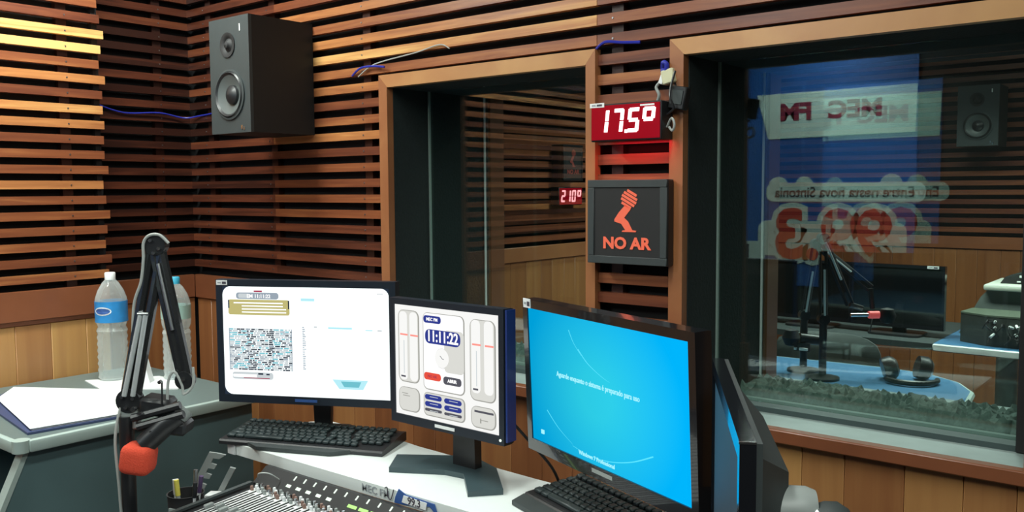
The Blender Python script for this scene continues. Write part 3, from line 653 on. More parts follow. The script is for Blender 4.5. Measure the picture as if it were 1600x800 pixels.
def dell_content(g, w, h):
    F = UV(w, h)
    def well(u0_, v0, u1, v1, r=.010, m='pale'):
        rq(g, F, u0_, v0, u1, v1, SC['shade'], r, y=.0026); rq(g, F, u0_ + .006, v0 + .005, u1 - .010, v1 - .010, SC[m], r * .85, y=.0022)
    well(.035, .045, .25, .70, .016); well(.74, .055, .97, .745, .016)
    for u in (.05, .155, .755, .87):
        rq(g, F, u, .06, u + .08, .68, CSCR, .010, y=.0019); quad(g, F, u + .01, .26, u + .085, .275, SC['pink'], .0012)
    for u in (.065, .77): quad(g, F, u, .64, u + .045, .655, SC['dkgrey'], .0012); quad(g, F, u + .03, .32, u + .035, .62, SC['lgrey'], .0012)
    well(.29, .045, .69, .73, .014, 'white'); rq(g, F, .50, .18, .685, .55, SC['pale'], .010, y=.0019)
    rq(g, F, .30, .07, .47, .135, SC['navy'], .007, y=.0014); a = F(.385, .103); g.text('MEC FM', .010, SC['white'], TX(a[0], .0006, a[1]), off=.0002)
    rq(g, F, .315, .19, .655, .315, SC['navy'], .013, y=.0014); a = F(.485, .252); g.text('11:11:22', .034, SC['white'], TX(a[0], .0006, a[1]), off=.0008, sx=.82)
    c = F(.48, .435); g.prism(arc(c[0], c[1], .023, 0, 345, 20), .0016, .003, SC['shade'], plane='xz'); g.prism(arc(c[0] - .001, c[1] + .001, .021, 0, 345, 20), .0012, .003, CSCR, plane='xz')
    g.tube([(c[0], .0008, c[1]), (c[0] - .006, .0008, c[1] + .006)], .0006, SC['dkgrey'], n=5); g.tube([(c[0], .0008, c[1]), (c[0] + .005, .0008, c[1] - .001)], .0006, SC['dkgrey'], n=5)
    rq(g, F, .30, .575, .465, .64, SC['red'], .007, y=.0014); rq(g, F, .49, .585, .66, .655, SC['dkgrey'], .007, y=.0014); a = F(.382, .607); g.text('NO AR', .009, SC['maroon'], TX(a[0], .0006, a[1])); a = F(.575, .62); g.text('ABRIR', .010, SC['white'], TX(a[0], .0006, a[1]), off=.0003)
    well(.29, .755, .69, .965, .012)
    for j in range(3):
        for i in range(2):
            u = .305 + i * .19; v = .772 + j * .062 + i * .004
            rq(g, F, u, v, u + .165, v + (.045 if j < 2 else .025), SC['navy'] if j < 2 else SC['dkgrey'], .006 if j < 2 else .003, y=.0014); quad(g, F, u + .05, v + .015, u + .13, v + .02, SC['lgrey'], .001)
    well(.035, .745, .25, .965, .016); well(.745, .79, .97, .975, .016)
    quad(g, F, .07, .80, .13, .806, SC['shade'], .0014); quad(g, F, .08, .82, .15, .826, SC['shade'], .0014); quad(g, F, .78, .825, .95, .842, SC['dkgrey'], .0014); quad(g, F, .83, .90, .90, .906, SC['shade'], .0014); quad(g, F, .83, .89, .84, .93, SC['shade'], .0014)
def blue_content(g, w, h):
    F = UV(w, h)
    a = F(.47, .44); g.text('Aguarde enquanto o sistema \u00e9 preparado para uso', .0140, SC['txt'], TX(a[0], .0018, a[1]), off=.0001, sx=.86)
    a = F(.46, .955); g.text('Windows 7 Professional', .011, SC['txt'], TX(a[0], .0018, a[1]), off=.0001)
    quad(g, F, .07, .905, .09, .935, SC['txt'], .0018)
    def sweep(p, r0):
        q = [(*[F(u, v)[0]], .0024, F(u, v)[1]) for u, v in p]; g.tube(smooth_path(q, 8), r0, SC['arc'], n=6, r2=r0 * .2)
    sweep([(.80, .78), (.68, .87), (.55, .93), (.42, .95), (.30, .93)], .0013)
    sweep([(.36, .22), (.42, .30), (.50, .36), (.56, .39)], .0008); sweep([(.30, .10), (.33, .18), (.38, .26)], .0007)
    sweep([(.12, .74), (.2, .84), (.3, .92)], .0007)
def stand_white(t, yc, zb, dep):
    f = MB(); f.prism([(-.022, .006), (.022, .006), (.030, zb + .10), (-.030, zb + .10)], yc + dep + .070, yc + dep + .086, BLK, plane='xz'); f.box((-.03, yc + dep + .030, zb + .06), (.03, yc + dep + .070, zb + .10), BLK); f.build('neck', t)
    f = MB(); f.prism(rrect(-.07, yc + dep + .062, .07, yc + dep + .118, .02), .0003, .008, BLK); f.build('foot', t)
C1 = (-1.815, 1.402)
def bra(t, T, w, h, txt=GLYP, x=0, sz=.011, z=None):
    g = MB(); g.box((x - .030, -.0009, -h / 2 - .013), (x + .030, -.0001, -h / 2 - .006), txt, X=T); g.build('maker_badge', t)
monitor((C1[0], C1[1], DZ), .485, .447, .279, 1.063 - DZ + .004, 0, 'wide black monitor at left showing a white playlist screen', (.017, .017), white_content, WSCR, stand_white, tilt=-.0, chin=.020,
        sticker=((-.238, .143, .030, .012),), extra=lambda t, T, w, h: bra(t, T, w, h, BLUEINK))
def stand_dell(t, yc, zb, dep):
    f = MB(); f.prism([(-.034, .012), (.034, .012), (.030, zb + .09), (-.030, zb + .09)], yc + dep + .034, yc + dep + .056, BLK, plane='xz'); f.build('neck', t)
    f = MB(); pts = [(-1.463, 1.353), (-1.522, 1.432), (-1.408, 1.512), (-1.341, 1.524), (-1.270, 1.500), (-1.166, 1.402), (-1.214, 1.345), (-1.300, 1.425), (-1.352, 1.418)]
    f.prism([(x - CD[0], y - CD[1]) for x, y in pts][::-1], 0, .012, FOOTM); f.build('foot', t)
CD = (-1.334, 1.402); FOOTM = pm('foot_plastic', (.045, .075, .085), .35)  # foot colour: teal lightening stands in for blue reflected light
def dell_extra(t, T, w, h):
    bra(t, T, w, h, STICK)
    g = MB(); g.box((w / 2 + .0171, .002, -h / 2 - .012), (w / 2 + .0215, .030, h / 2 + .012), BLUEREFL, X=T); g.build('side_reflection', t)  # blue strip painted as the neighbouring screen's reflection on the black side
    g = MB(); g.tube([(w / 2 + .004, -.0012, -h / 2 - .009), (w / 2 + .004, .001, -h / 2 - .009)], .003, SWHITE, X=T); g.build('power_button', t)
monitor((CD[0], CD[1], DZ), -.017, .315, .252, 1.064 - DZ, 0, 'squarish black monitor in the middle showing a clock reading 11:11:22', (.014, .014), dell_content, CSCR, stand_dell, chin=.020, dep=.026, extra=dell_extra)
def stand_arm(t, yc, zb, dep):
    f = MB(); f.tube([(-.02, .245, -.02), (-.02, .245, zb + .15)], .014, BLK); f.build('pole', t)
    f = MB(); f.box((-.06, .21, -.038), (.02, .30, -.026), BLK); f.box((-.06, .285, -.04), (.02, .30, .004), BLK); f.box((-.06, .215, .0005), (.02, .30, .010), BLK); f.build('clamp', t)
    f = MB(); f.tube([(-.02, .245, zb + .13), (0, yc + dep + .031, zb + .14)], .012, BLK); f.build('arm', t)
CB = (-.857, 1.293)
monitor((CB[0], CB[1], DZ), -.355, .465, .2615, 1.087 - DZ, 0, 'wide black monitor showing a bright blue start-up screen', (.016, .016), blue_content, BSCR, stand_arm, caselist=(BLKG, BLKG), tilt=.042, chin=.024,
        sticker=((-.244, .131, .026, .018),), extra=lambda t, T, w, h: bra(t, T, w, h, GREYP))
# fourth monitor, seen from its edge
DSCR = pm('dark_screen', (.02, .045, .075), .5, spec=.25)
vx, vy = -.362 + .577, .787 - 1.161; rz4 = math.atan2(vy, vx); c4 = ((-.362 - .577) / 2, (.787 + 1.161) / 2)
def stand4(t, yc, zb, dep):
    f = MB(); f.prism(rrect(-.09, -.03, .09, .17, .05), 0, .012, BLK); f.build('foot', t)
    f = MB(); f.box((-.025, yc + dep + .03, .012), (.025, yc + dep + .055, zb + .08), BLK, bev=.006); f.build('neck', t)
def ex4(t, T, w, h):
    g = MB(); g.box((w / 2 + .0165, -.0008, h / 2 + .0185), (w / 2 + .0205, .016, h / 2 + .0206), METAL, X=T); g.build('corner_glint', t)
    X = Matrix.Translation((.116, .060, .046)) @ Matrix.Rotation(math.radians(-90), 4, 'X')
    g = MB(); g.lathe([(.022, -.03), (.026, 0), (.026, .018), (.022, .028), (.0001, .032)], GREYP, X=T @ X); g.build('rear_hub', t)
    X = Matrix.Translation((.128, .092, .018)) @ Matrix.Rotation(math.radians(-70), 4, 'X')
    g = MB(); g.lathe([(.036, -.01), (.038, .0), (.038, .018), (.034, .030), (.024, .038), (.0001, .041)], CHAR, X=T @ X); g.lathe([(.0386, .004), (.0388, .007), (.0386, .008)], METAL, X=T @ X); g.build('arm_joint', t)
monitor((c4[0], c4[1], DZ), rz4, .391, .25, 1.207 - .145 - DZ, 0, 'black monitor at right turned away, seen from its edge', (.020, .020), None, DSCR, stand4, caselist=(BLKG, CHAR), dep=.016, bulge=.044, extra=ex4)

# ================================================================== MICROPHONE ARM
BRIGHT = pm('bright_steel', (.62, .65, .65), .3, metal=.3); ARMB = pm('arm_black', (.02, .021, .022), .22, coat=.5)
eh = Vector((.776, .631, 0)); up = Vector((0, 0, 1)); tc = Vector((.631, -.776, 0))   # eh: along the picture, tc: towards the operator
J0 = Vector((-1.908, .990, .985)); J1 = Vector((-1.870, 1.045, 1.325)); J2 = Vector((-1.812, 1.070, 1.030))
base = Vector((-1.909, .980, .6605))
t = thing('microphone_stand', 'black sprung microphone arm folded up beside the water bottles', 'microphone stand', base)
L = lambda p: Vector(p) - base
f = MB(); f.tube([L(base), L((base.x, base.y, .95))], .016, BLK, n=14); f.lathe([(.045, 0), (.045, .012), (.02, .03), (.0001, .03)], BLK); f.build('pole', t)
f = MB(); f.box((-.02, -.012, 0), (.02, .012, .05), GREYP, bev=.004, X=Matrix.Translation(L(J0) - Vector((0, 0, .065))) @ RX); f.build('pivot_bracket', t)
def rails(a, b_, sep, w, name):
    d = (b_ - a).normalized(); q = tc.cross(d).normalized(); X = None
    for s_ in (-1, 1):
        f = MB(); f.tube([L(a + q * s_ * sep / 2), L(b_ + q * s_ * sep / 2)], w, ARMB, n=8); f.build(name, t)
rails(J0, J1 + (J1 - J0).normalized() * -.005, .024, .0115, 'lower_arm')
rails(J1, J2, .016, .0115, 'upper_arm')
for o_ in (-.006, .013):
    f = MB(); a2 = J0 + tc * .016 + eh * o_ + up * .012; b2 = J0.lerp(J1, .56) + tc * .016 + eh * (o_ * .6)
    f.tube([L(a2), L(b2)], .0052, BRIGHT, n=10)
    for i in range(46): f.tube([L(a2.lerp(b2, (i + .5) / 46)), L(a2.lerp(b2, (i + .95) / 46))], .0058, BRIGHT, n=8)
    f.build('spring', t)
f = MB(); f.tube([L(J0.lerp(J1, .57) + tc * .016 - eh * .010), L(J0.lerp(J1, .57) + tc * .016 + eh * .014)], .0045, METAL, n=8); f.build('spring_pin', t)
f = MB(); f.tube([L(J1.lerp(J2, .12) + tc * .011), L(J1.lerp(J2, .62) + tc * .011)], .0045, STEEL, n=8); f.build('tension_rod', t)
def plate(c, r, name, bolts):
    f = MB(); X = Matrix.Translation(L(c)) @ RX
    f.prism(arc(0, 0, r, 0, 345, 20), -.013, .013, BLK, X=X, plane='xz'); o = f.build(name, t)
    g = MB()
    for x, z in bolts: g.tube([(x, -.0131, z), (x, -.017, z)], .0042, METAL, X=X, n=8)
    g.build('bolts', o)
plate(J0, .027, 'lower_joint', [(-.012, .010), (.012, .006), (-.004, -.014)])
plate(J1 + up * .006, .024, 'elbow_joint', [(-.008, .010), (.010, -.008), (-.002, -.018)])
plate(J2, .020, 'head_joint', [(0, .004)])
f = MB(); P_ = lambda px, z, dd=.015: L(Vector((-1.870, 1.045, 0)) + eh * ((px - 239) * 2.0 / 1400) + tc * dd + up * z)
path = [P_(262, 1.335), P_(248, 1.353), P_(232, 1.352), P_(223, 1.335), P_(222, 1.30), P_(217, 1.25), P_(205, 1.20), P_(200, 1.12), P_(192, 1.03), P_(181, .965, .03), P_(175, .90, .04), P_(178, .80, .04), P_(181, .70, .04)]
f.tube(smooth_path(path, 8), .0033, GREYC, n=8); f.build('signal_cable', t)
f = MB(); path = [P_(290, 1.03, .03), P_(284, .995, .03), P_(272, 1.045, .02), P_(262, 1.035, .03), P_(255, .99, .03), P_(250, .955, .03)]
path = [P_(297, 1.06, .03), P_(296, 1.02, .03), P_(282, 1.00, .032), P_(279, 1.02, .03), P_(268, 1.05, .03), P_(258, 1.03, .03), P_(255, .97, .03)]
f.tube(smooth_path(path, 8), .0030, GREYC, n=8); f.build('looped_cable', t)
# the microphone in its cradle
mb_ = Vector((-1.850, 1.040, .965)); t = thing('microphone', 'black studio microphone with square red foam cover', 'microphone', mb_)
q_ = lambda px, py, dd=0.0: eh * ((px - 258) * 2.0 / 1400) + up * ((640 - py) * 2.0 / 1400) + tc * dd
f = MB(); f.tube([q_(290, 640, 0), q_(280, 652, .01)], .021, GREYP, n=18); f.build('body_end', t)
f = MB(); f.tube([q_(284, 650, .012), q_(262, 664, .02), q_(232, 692, .03)], .024, BLK, n=20); f.build('body', t)
f = MB()
for a_ in (0, 1):
    f.tube([q_(215 + a_ * 8, 650 + a_ * 14, .03), q_(290 + a_ * 5, 630 + a_ * 14, .03)], .009, BLK, n=8)
f.box((-.034, -.03, -.018), (.034, .03, .022), BLK, bev=.008, X=Matrix.Translation(q_(247, 636, .0)) @ RX @ Matrix.Rotation(.15, 4, 'Y')); f.box((-.03, -.03, -.015), (.03, .03, .015), BLK, bev=.006, X=Matrix.Translation(q_(275, 668, .0)) @ RX @ Matrix.Rotation(.1, 4, 'Y')); f.build('shock_mount', t)
for px, py in ((221, 634), (263, 592), (247, 670), (232, 641)):
    f = MB(); f.tube([q_(px, py, .036), q_(px, py, .046)], .0055 if px < 225 else .004, METAL, n=10); f.build('screw', t)
f = MB(); f.tube([q_(263, 592, .03), q_(262, 630, .03)], .002, BLK, n=6); f.build('pin', t)
f = MB(); f.tube([q_(247, 672, .04), q_(240, 692, .045)], .0035, METAL, n=8); f.build('pin', t)
f = MB(); FX = Matrix.Translation(q_(224, 713, .035)) @ RX @ Matrix.Rotation(.16, 4, 'Y')
f.box((-.034, -.032, -.031), (.034, .032, .034), REDFOAM, bev=.016, X=FX, seg=4); f.build('foam_windscreen', t)

# ================================================================== SPEAKER
def speaker(loc, w, d, h, rz, label, side='r', group=None):
    """origin: middle of the bottom of the back; front baffle faces -y"""
    t = thing('wall_speaker', label, 'speaker', loc, rz, group)
    f = MB(); SV = pm('speaker_vinyl', (.013, .014, .014), .6) if 'speaker_vinyl' not in MATS else MATS['speaker_vinyl']; y_ = -d + .045
    f.box((-w / 2, y_, 0), (w / 2, 0, h), SV)
    for a, c in (((-w / 2, -d + .012, 0), (-w / 2 + .012, y_, h)), ((w / 2 - .012, -d + .012, 0), (w / 2, y_, h)), ((-w / 2 + .012, -d + .012, 0), (w / 2 - .012, y_, .012)), ((-w / 2 + .012, -d + .012, h - .012), (w / 2 - .012, y_, h))): f.box(a, c, SV)
    f.build('cabinet', t)
    outer = [(-w / 2, 0), (w / 2, 0), (w / 2, h), (-w / 2, h)]; holes = [(0, h * .335, .071 * w / .223), (-.005, h * .765, .035 * w / .223)]
    loops = [[Vector((x, z, 0)) for x, z in outer]] + [[Vector((x + r_ * math.cos(i * math.pi / 16), z + r_ * math.sin(-i * math.pi / 16), 0)) for i in range(32)] for x, z, r_ in holes]
    from mathutils.geometry import tessellate_polygon
    tri = tessellate_polygon(loops); flat = [v for lp in loops for v in lp]
    f = MB(); n0 = len(flat); vs = [(v.x, -d, v.y) for v in flat] + [(v.x, -d + .0118, v.y) for v in flat]; fs = [tuple(q) for q in tri] + [tuple(n0 + i for i in q[::-1]) for q in tri]
    o_ = 0
    for lp in loops:
        m_ = len(lp); fs += [(o_ + i, o_ + (i + 1) % m_, n0 + o_ + (i + 1) % m_, n0 + o_ + i) for i in range(m_)]; o_ += m_
    f.add(vs, fs, CHARL); b = f.build('baffle', t)
    def drv(x, z, r, name, tw):
        o = MB(); X = Matrix.Translation((x, -d - .0005, z)) @ Matrix.Rotation(math.radians(90), 4, 'X')
        if tw: o.lathe([(r * 1.0, 0), (r * 1.0, .003), (r * .72, .002), (r * .55, -.004), (r * .34, .001), (r * .25, .008), (.0001, .011)], BLKM, X=X, n=32, cap=False)
        else:
            o.lathe([(r * 1.08, 0), (r * 1.08, .004), (r * .99, .005)], CHARL, X=X, n=40, cap=False); o.lathe([(r * .99, .0035), (r * .93, .009), (r * .84, .004)], BLK, X=X, n=40, cap=False)
            o.lathe([(r * .85, .004), (r * .42, -.013), (r * .40, -.013)], pm('cone', (.095, .11, .11), .35), X=X, n=40, cap=False); o.lathe([(r * .42, -.013), (r * .40, -.004), (r * .32, .0), (r * .18, .007), (.0001, .009)], BLK, X=X, n=32, cap=False)
        o.build(name, t)
    drv(-.005, h * .765, .041 * w / .223, 'tweeter', True); drv(.0, h * .335, .077 * w / .223, 'woofer', False)
    g = MB(); g.box((.063, -d - .002, h * .87), (.068, -d - .0001, h * .93), WHITEP, X=Matrix.Translation((0, 0, 0))); g.box((.060, -d - .002, .012), (.068, -d - .0001, .024), METAL); g.box((.074, -d - .002, .008), (.079, -d - .0001, .018), METAL); g.build('badge', t)
    return t
speaker((-2.6165, YC - .001, 1.640), .223, .258, .378, 0, 'large black two way speaker high on the slatted wall')
SC2 = speaker((-1.105, OY - .001, 1.66), .20, .22, .32, 0, 'dim black speaker on the far wall beyond the right window')
# cable running in the slats
f = MB(); f.tube(smooth_path([(XR + .012, 1.60, 1.775), (XR + .008, 1.72, 1.745), (XR + .014, 1.86, 1.752), (XR + .02, 1.96, 1.738), (-3.20, YC - .006, 1.745), (-3.02, YC - .008, 1.755), (-2.86, YC - .006, 1.772), (-2.73, YC - .004, 1.780)], 6), .0035, BLUC, n=6)
tag(f.build('blue_cable'), 'thin blue cable crossing the dark slats to the speaker', 'cable')
f = MB(); f.tube(smooth_path([(-2.30, YC - .004, 1.825), (-2.25, YC - .012, 1.845), (-2.19, YC - .012, 1.846), (-2.13, YC - .018, 1.838)], 6), .0035, BLUC, n=6); f.tube(smooth_path([(-2.27, YC - .004, 1.82), (-2.18, YC - .012, 1.852), (-2.0, YC - .004, 1.872), (-1.90, YC - .006, 1.885), (-1.86, YC - .004, 1.870)], 6), .002, GREYC, n=6)
tag(f.build('cable_loop'), 'blue and grey cable ends poking out above the middle window frame', 'cable')

# ================================================================== CLOCK AND ON-AIR SIGNS
def seg(mb, ch, x, z, w, h, th, mat, y0, y1, sh=.12):
    m = w / 2; S_ = {'a': ((th * .35, h - th), (w - th * .35, h)), 'g': ((th * .5, h / 2 - th / 2), (w - th * .5, h / 2 + th / 2)), 'd': ((th * .35, 0), (w - th * .35, th)),
          'f': ((0, h / 2 + th * .15), (th, h - th * .3)), 'b': ((w - th, h / 2 + th * .15), (w, h - th * .3)), 'e': ((0, th * .3), (th, h / 2 - th * .15)), 'c': ((w - th, th * .3), (w, h / 2 - th * .15))}
    D = {'0': 'abcdef', '1': 'bc', '2': 'abged', '5': 'afgcd', '7': 'abc', 'o': 'abgf'}[ch]
    for s_ in D:
        (a, b_), (c, d_) = S_[s_]
        pts = [(x + p + q2 * sh, z + q2) for p, q2 in ((a, b_), (c, b_), (c, d_), (a, d_))]
        mb.prism(pts, y0, y1, mat, plane='xz')
t = thing('digital_clock', 'red LED display reading 17.5 degrees between the two windows', 'LED display', (-1.203, YC - .015, 1.568))
f = MB(); f.box((-.103, -.055, 0), (.103, 0, .094), BLK, bev=.002); f.build('case', t)
f = MB(); f.box((-.099, -.058, .004), (.099, -.0551, .090), ACRY); fc = f.build('display_panel', t)
f = MB(); y1 = -.0582; y0_ = -.0600
seg(f, '1', -.084, .020, .033, .060, .0092, LED, y0_, y1); seg(f, '7', -.038, .020, .031, .060, .0092, LED, y0_, y1); f.box((.001, y0_, .019), (.008, y1, .027), LED); seg(f, '5', .006, .020, .033, .060, .0092, LED, y0_, y1); seg(f, 'o', .048, .020 + .0, .034, .060, .0092, LED, y0_, y1)
f.build('digits', fc)
f = MB(); f.box((-.103, -.0595, .086), (-.060, -.0582, .097), STICK); f.box((-.097, -.0600, .089), (-.085, -.0595, .094), GLYP); f.box((-.082, -.0600, .089), (-.066, -.0595, .094), INK); f.build('asset_sticker', t)
f = MB(); f.box((.045, -.0588, .083), (.085, -.0582, .087), STICK); f.build('maker_badge', t)
f = MB(); f.tube(smooth_path([(.104, -.03, .06), (.125, -.035, .075), (.118, -.04, .10), (.115, -.03, .13), (.120, -.02, .165)], 6), .003, BLK, n=6); f.tube(smooth_path([(.104, -.03, .03), (.122, -.04, .05), (.130, -.04, .035), (.122, -.035, .02), (.11, -.03, .03)], 6), .003, GREYC, n=6); f.build('power_cable', t)
pl_ = bpy.data.lights.new('clock_glow', 'AREA'); pl_.shape = 'RECTANGLE'; pl_.size = .18; pl_.size_y = .03; pl_.energy = .2; pl_.color = (1, .02, .04)  # added red lamp under the case, gives the display's glow on the slats
po = bpy.data.objects.new('clock_glow', pl_); COL.objects.link(po); po.parent = t; po.location = (0, -.03, -.004); po.rotation_euler = (math.radians(18), 0, 0)

def onair(loc, rz, w, h, d, pr, fr, pan, txt, label, sc=1.0):
    t = thing('on_air_sign', label, 'sign', loc, rz)
    f = MB(); f.box((-w / 2, -d + .006, 0), (w / 2, 0, h), BLK, bev=.003); f.build('box', t)
    b = .020 * sc; f = MB()
    for a, c in (((-w / 2, -d, 0), (w / 2, -d + .0058, b)), ((-w / 2, -d, h - b), (w / 2, -d + .0058, h)), ((-w / 2, -d, b), (-w / 2 + b, -d + .0058, h - b)), ((w / 2 - b, -d, b), (w / 2, -d + .0058, h - b))): f.box(a, c, fr, bev=.0015)
    f.build('front_frame', t)
    f = MB(); f.box((-w / 2 + b, -d + .003, b), (w / 2 - b, -d + .0056, h - b), pan); p = f.build('face', t)
    k = w / .235; y0, y1 = -d + .0018, -d + .0030
    def m(cx_, cy_): return ((-.1175 + ((880 + cx_ / 2.22) - 911.5) * .0019) * k, (.216 - ((80 + cy_ / 2.22) - 280.5) * .00157) * h / .216)
    f = MB(); f.prism([m(*q) for q in ((204, 536), (222, 552), (200, 582), (214, 596), (228, 626), (242, 628), (240, 633), (192, 633), (194, 628), (204, 626), (190, 604), (166, 596), (166, 588), (182, 562))][::-1], y0, y1, pr, plane='xz')
    f.build('microphone_symbol', p)
    # the symbol's head: tilted stripes
    g = MB(); c = m(217, 515)
    for i in range(5):
        o_ = (-2 + i) * .0088 * k; half = math.sqrt(max(0, (.0235 * k) ** 2 - o_ ** 2)); a = math.radians(-28); dx, dz = math.cos(a), math.sin(a); nx_, nz_ = -dz, dx; th = .0032 * k
        cc = (c[0] + nx_ * o_, c[1] + nz_ * o_)
        g.prism([(cc[0] - dx * half - nx_ * th, cc[1] - dz * half - nz_ * th), (cc[0] + dx * half - nx_ * th, cc[1] + dz * half - nz_ * th), (cc[0] + dx * half + nx_ * th, cc[1] + dz * half + nz_ * th), (cc[0] - dx * half + nx_ * th, cc[1] - dz * half + nz_ * th)], y0, y1, pr, plane='xz')
    g.build('microphone_head', p)
    g = MB(); c = m(207, 676); g.text(txt, .0405 * k, pr, TX(c[0], y0, c[1]), off=.0016, sx=1.10); g.build('lettering', p)
    return t
onair((-1.2125, YC - .015, 1.255), 0, .235, .216, .036, ORRED, CHARL, BLKM, 'NO AR', 'square black box sign with red microphone and NO AR beside the right window')
onair((OX + .003, 3.69, 1.487), math.pi / 2, .17, .18, .075, DIMRED, BLK, BLKM, 'NO AR', 'small dim NO AR sign seen through the middle window', .7)
t = thing('digital_clock', 'small red LED display seen through the middle window', 'LED display', (OX + .003, 3.70, 1.365), math.pi / 2)
f = MB(); f.box((-.10, -.05, 0), (.10, 0, .09), BLK, bev=.002); f.build('case', t)
f = MB(); f.box((-.096, -.0525, .004), (.096, -.0502, .086), ACRY); fc = f.build('display_panel', t)
f = MB()
for ch, x in (('2', -.086), ('1', -.040), ('0', .004), ('o', .050)): seg(f, ch, x, .016, .032, .060, .009, LEDFAR, -.0545, -.0527)
f.build('digits', fc)
# bits on the post between the windows
t = thing('junction_box', 'small black box screwed to the frame left of the right window', 'electrical box', (-1.078, YC - .0145, 1.640))
f = MB(); X = Matrix.Rotation(.18, 4, 'Y'); f.box((-.024, -.026, 0), (.020, 0, .056), BLK, bev=.003, X=X); f.build('housing', t)
f = MB(); f.box((-.017, -.028, .012), (.013, -.0262, .046), CHAR, bev=.0006, X=X); f.build('cover', t)
t = thing('cable_connector', 'bundle of small connectors with blue and cream plugs above the red display', 'connector', (-1.125, YC - .001, 1.712))
f = MB(); f.box((.0, -.026, -.010), (.034, -.002, .026), pm('cream_plastic', (.62, .60, .40), .5), bev=.003, X=Matrix.Rotation(-.2, 4, 'Y')); f.build('cream_plug', t)
f = MB(); f.tube(smooth_path([(-.006, -.01, .03), (.002, -.022, .046), (.012, -.022, .040), (.006, -.018, .022), (-.004, -.015, .030)], 5), .006, BLUC, n=8); f.build('blue_plug', t)
f = MB(); f.box((-.012, -.022, -.008), (.002, -.004, .018), WHITEP, bev=.002, X=Matrix.Rotation(.4, 4, 'Y')); f.tube(smooth_path([(-.012, -.012, .0), (-.022, -.014, -.012), (-.014, -.014, -.03), (-.020, -.010, -.045)], 5), .004, GREYP, n=8); f.tube(smooth_path([(.03, -.012, -.005), (.036, -.015, -.03), (.028, -.012, -.05)], 5), .003, BLK, n=6); f.build('wires', t)
f = MB(); f.tube(smooth_path([(-1.333, YC - .004, 1.815), (-1.30, YC - .012, 1.828), (-1.25, YC - .010, 1.822), (-1.20, YC - .004, 1.818)], 6), .004, BLUC, n=6)
tag(f.build('blue_cable'), 'short blue cable on the slats between the two window tops', 'cable')
# cables hanging behind the monitors
f = MB(); f.tube(smooth_path([(-1.20, 1.47, .95), (-1.17, 1.50, .90), (-1.14, 1.545, .83), (-1.13, 1.57, .74), (-1.12, 1.58, .62)], 6), .0032, BLKM, n=6)
tag(f.build('monitor_cable'), 'black cable sagging behind the squarish middle monitor', 'cable')
f = MB(); f.tube([(-1.096, 1.60, .95), (-1.106, 1.60, .62)], .0035, BLKM, n=6)
tag(f.build('monitor_cable'), 'straight black cable hanging at the left edge of the blue lit monitor', 'cable')

# ================================================================== CONTENTS OF THE OTHER STUDIO
t = thing('round_ended_table', 'blue topped table with curved end behind the right window', 'table', (0, 0, 0))
f = MB(); pts = [(-2.1, 2.60), (-.95, 2.60)] + [(-.95 + .27 * math.sin(math.radians(a)), 3.05 - .45 * math.cos(math.radians(a))) for a in range(10, 90, 12)] + [(-.67, 3.15), (-.69, 3.32), (-.76, 3.45), (-.88, 3.54), (-1.04, 3.565), (-2.1, 3.50)]
f.prism(pts, .722, .75, TBLUE); f.build('tabletop', t)
f = MB(); f.tube([(x, y, .736) for x, y in pts[2:]], .0145, EDGE, n=8); f.build('edge_band', t)
for x, y in ((-1.9, 3.0), (-1.0, 3.0)):
    f = MB(); f.lathe([(.22, 0), (.22, .02), (.04, .05), (.04, .721), (.0001, .721)], GREYP, X=Matrix.Translation((x, y, 0))); f.build('pedestal', t)
t = thing('work_desk', 'long desk beyond the chair, blue top and white edge at its right end', 'desk', (0, 0, 0))
f = MB(); f.box((-1.04, 4.25, .722), (.3, 4.98, .75), TBLUE); f.build('desktop', t)
f = MB(); f.box((-2.3, 4.235, .722), (-1.041, 4.98, .75), CHAR); f.build('dark_desktop', t)
f = MB(); f.box((-1.04, 4.232, .718), (.3, 4.2495, .7495), WHITEP, bev=.004); f.build('edge_band', t)
for x in (-2.2, -.79, .2):
    f = MB(); f.tube([(x, 4.5, 0), (x, 4.5, .7215)], .045, EDGE, n=16); f.build('leg', t)
def stand_far(t, yc, zb, dep):
    f = MB(); f.box((-.03, yc + dep + .02, .006), (.03, yc + dep + .04, zb + .06), BLK); f.build('neck', t)
    f = MB(); f.prism(rrect(-.12, -.06, .12, .12, .04), 0, .010, BLK); f.build('foot', t)
OFFS = pm('unlit_screen', (.006, .007, .008), .08, coat=.5)
def farmon(x, y, w, label, st):
    return monitor((x, y, .7505), -.03, w, .265, .185, 0, label, (.012, .014), None, OFFS, stand_far, caselist=(BLKG, BLK), chin=.018, sticker=st)
farmon(-1.660, 4.42, .375, 'unlit black monitor beyond the glass behind the paired microphone arms', ())
farmon(-1.245, 4.40, .40, 'unlit black monitor beyond the glass with white sticker at top right', ((.135, .134, .050, .013),))
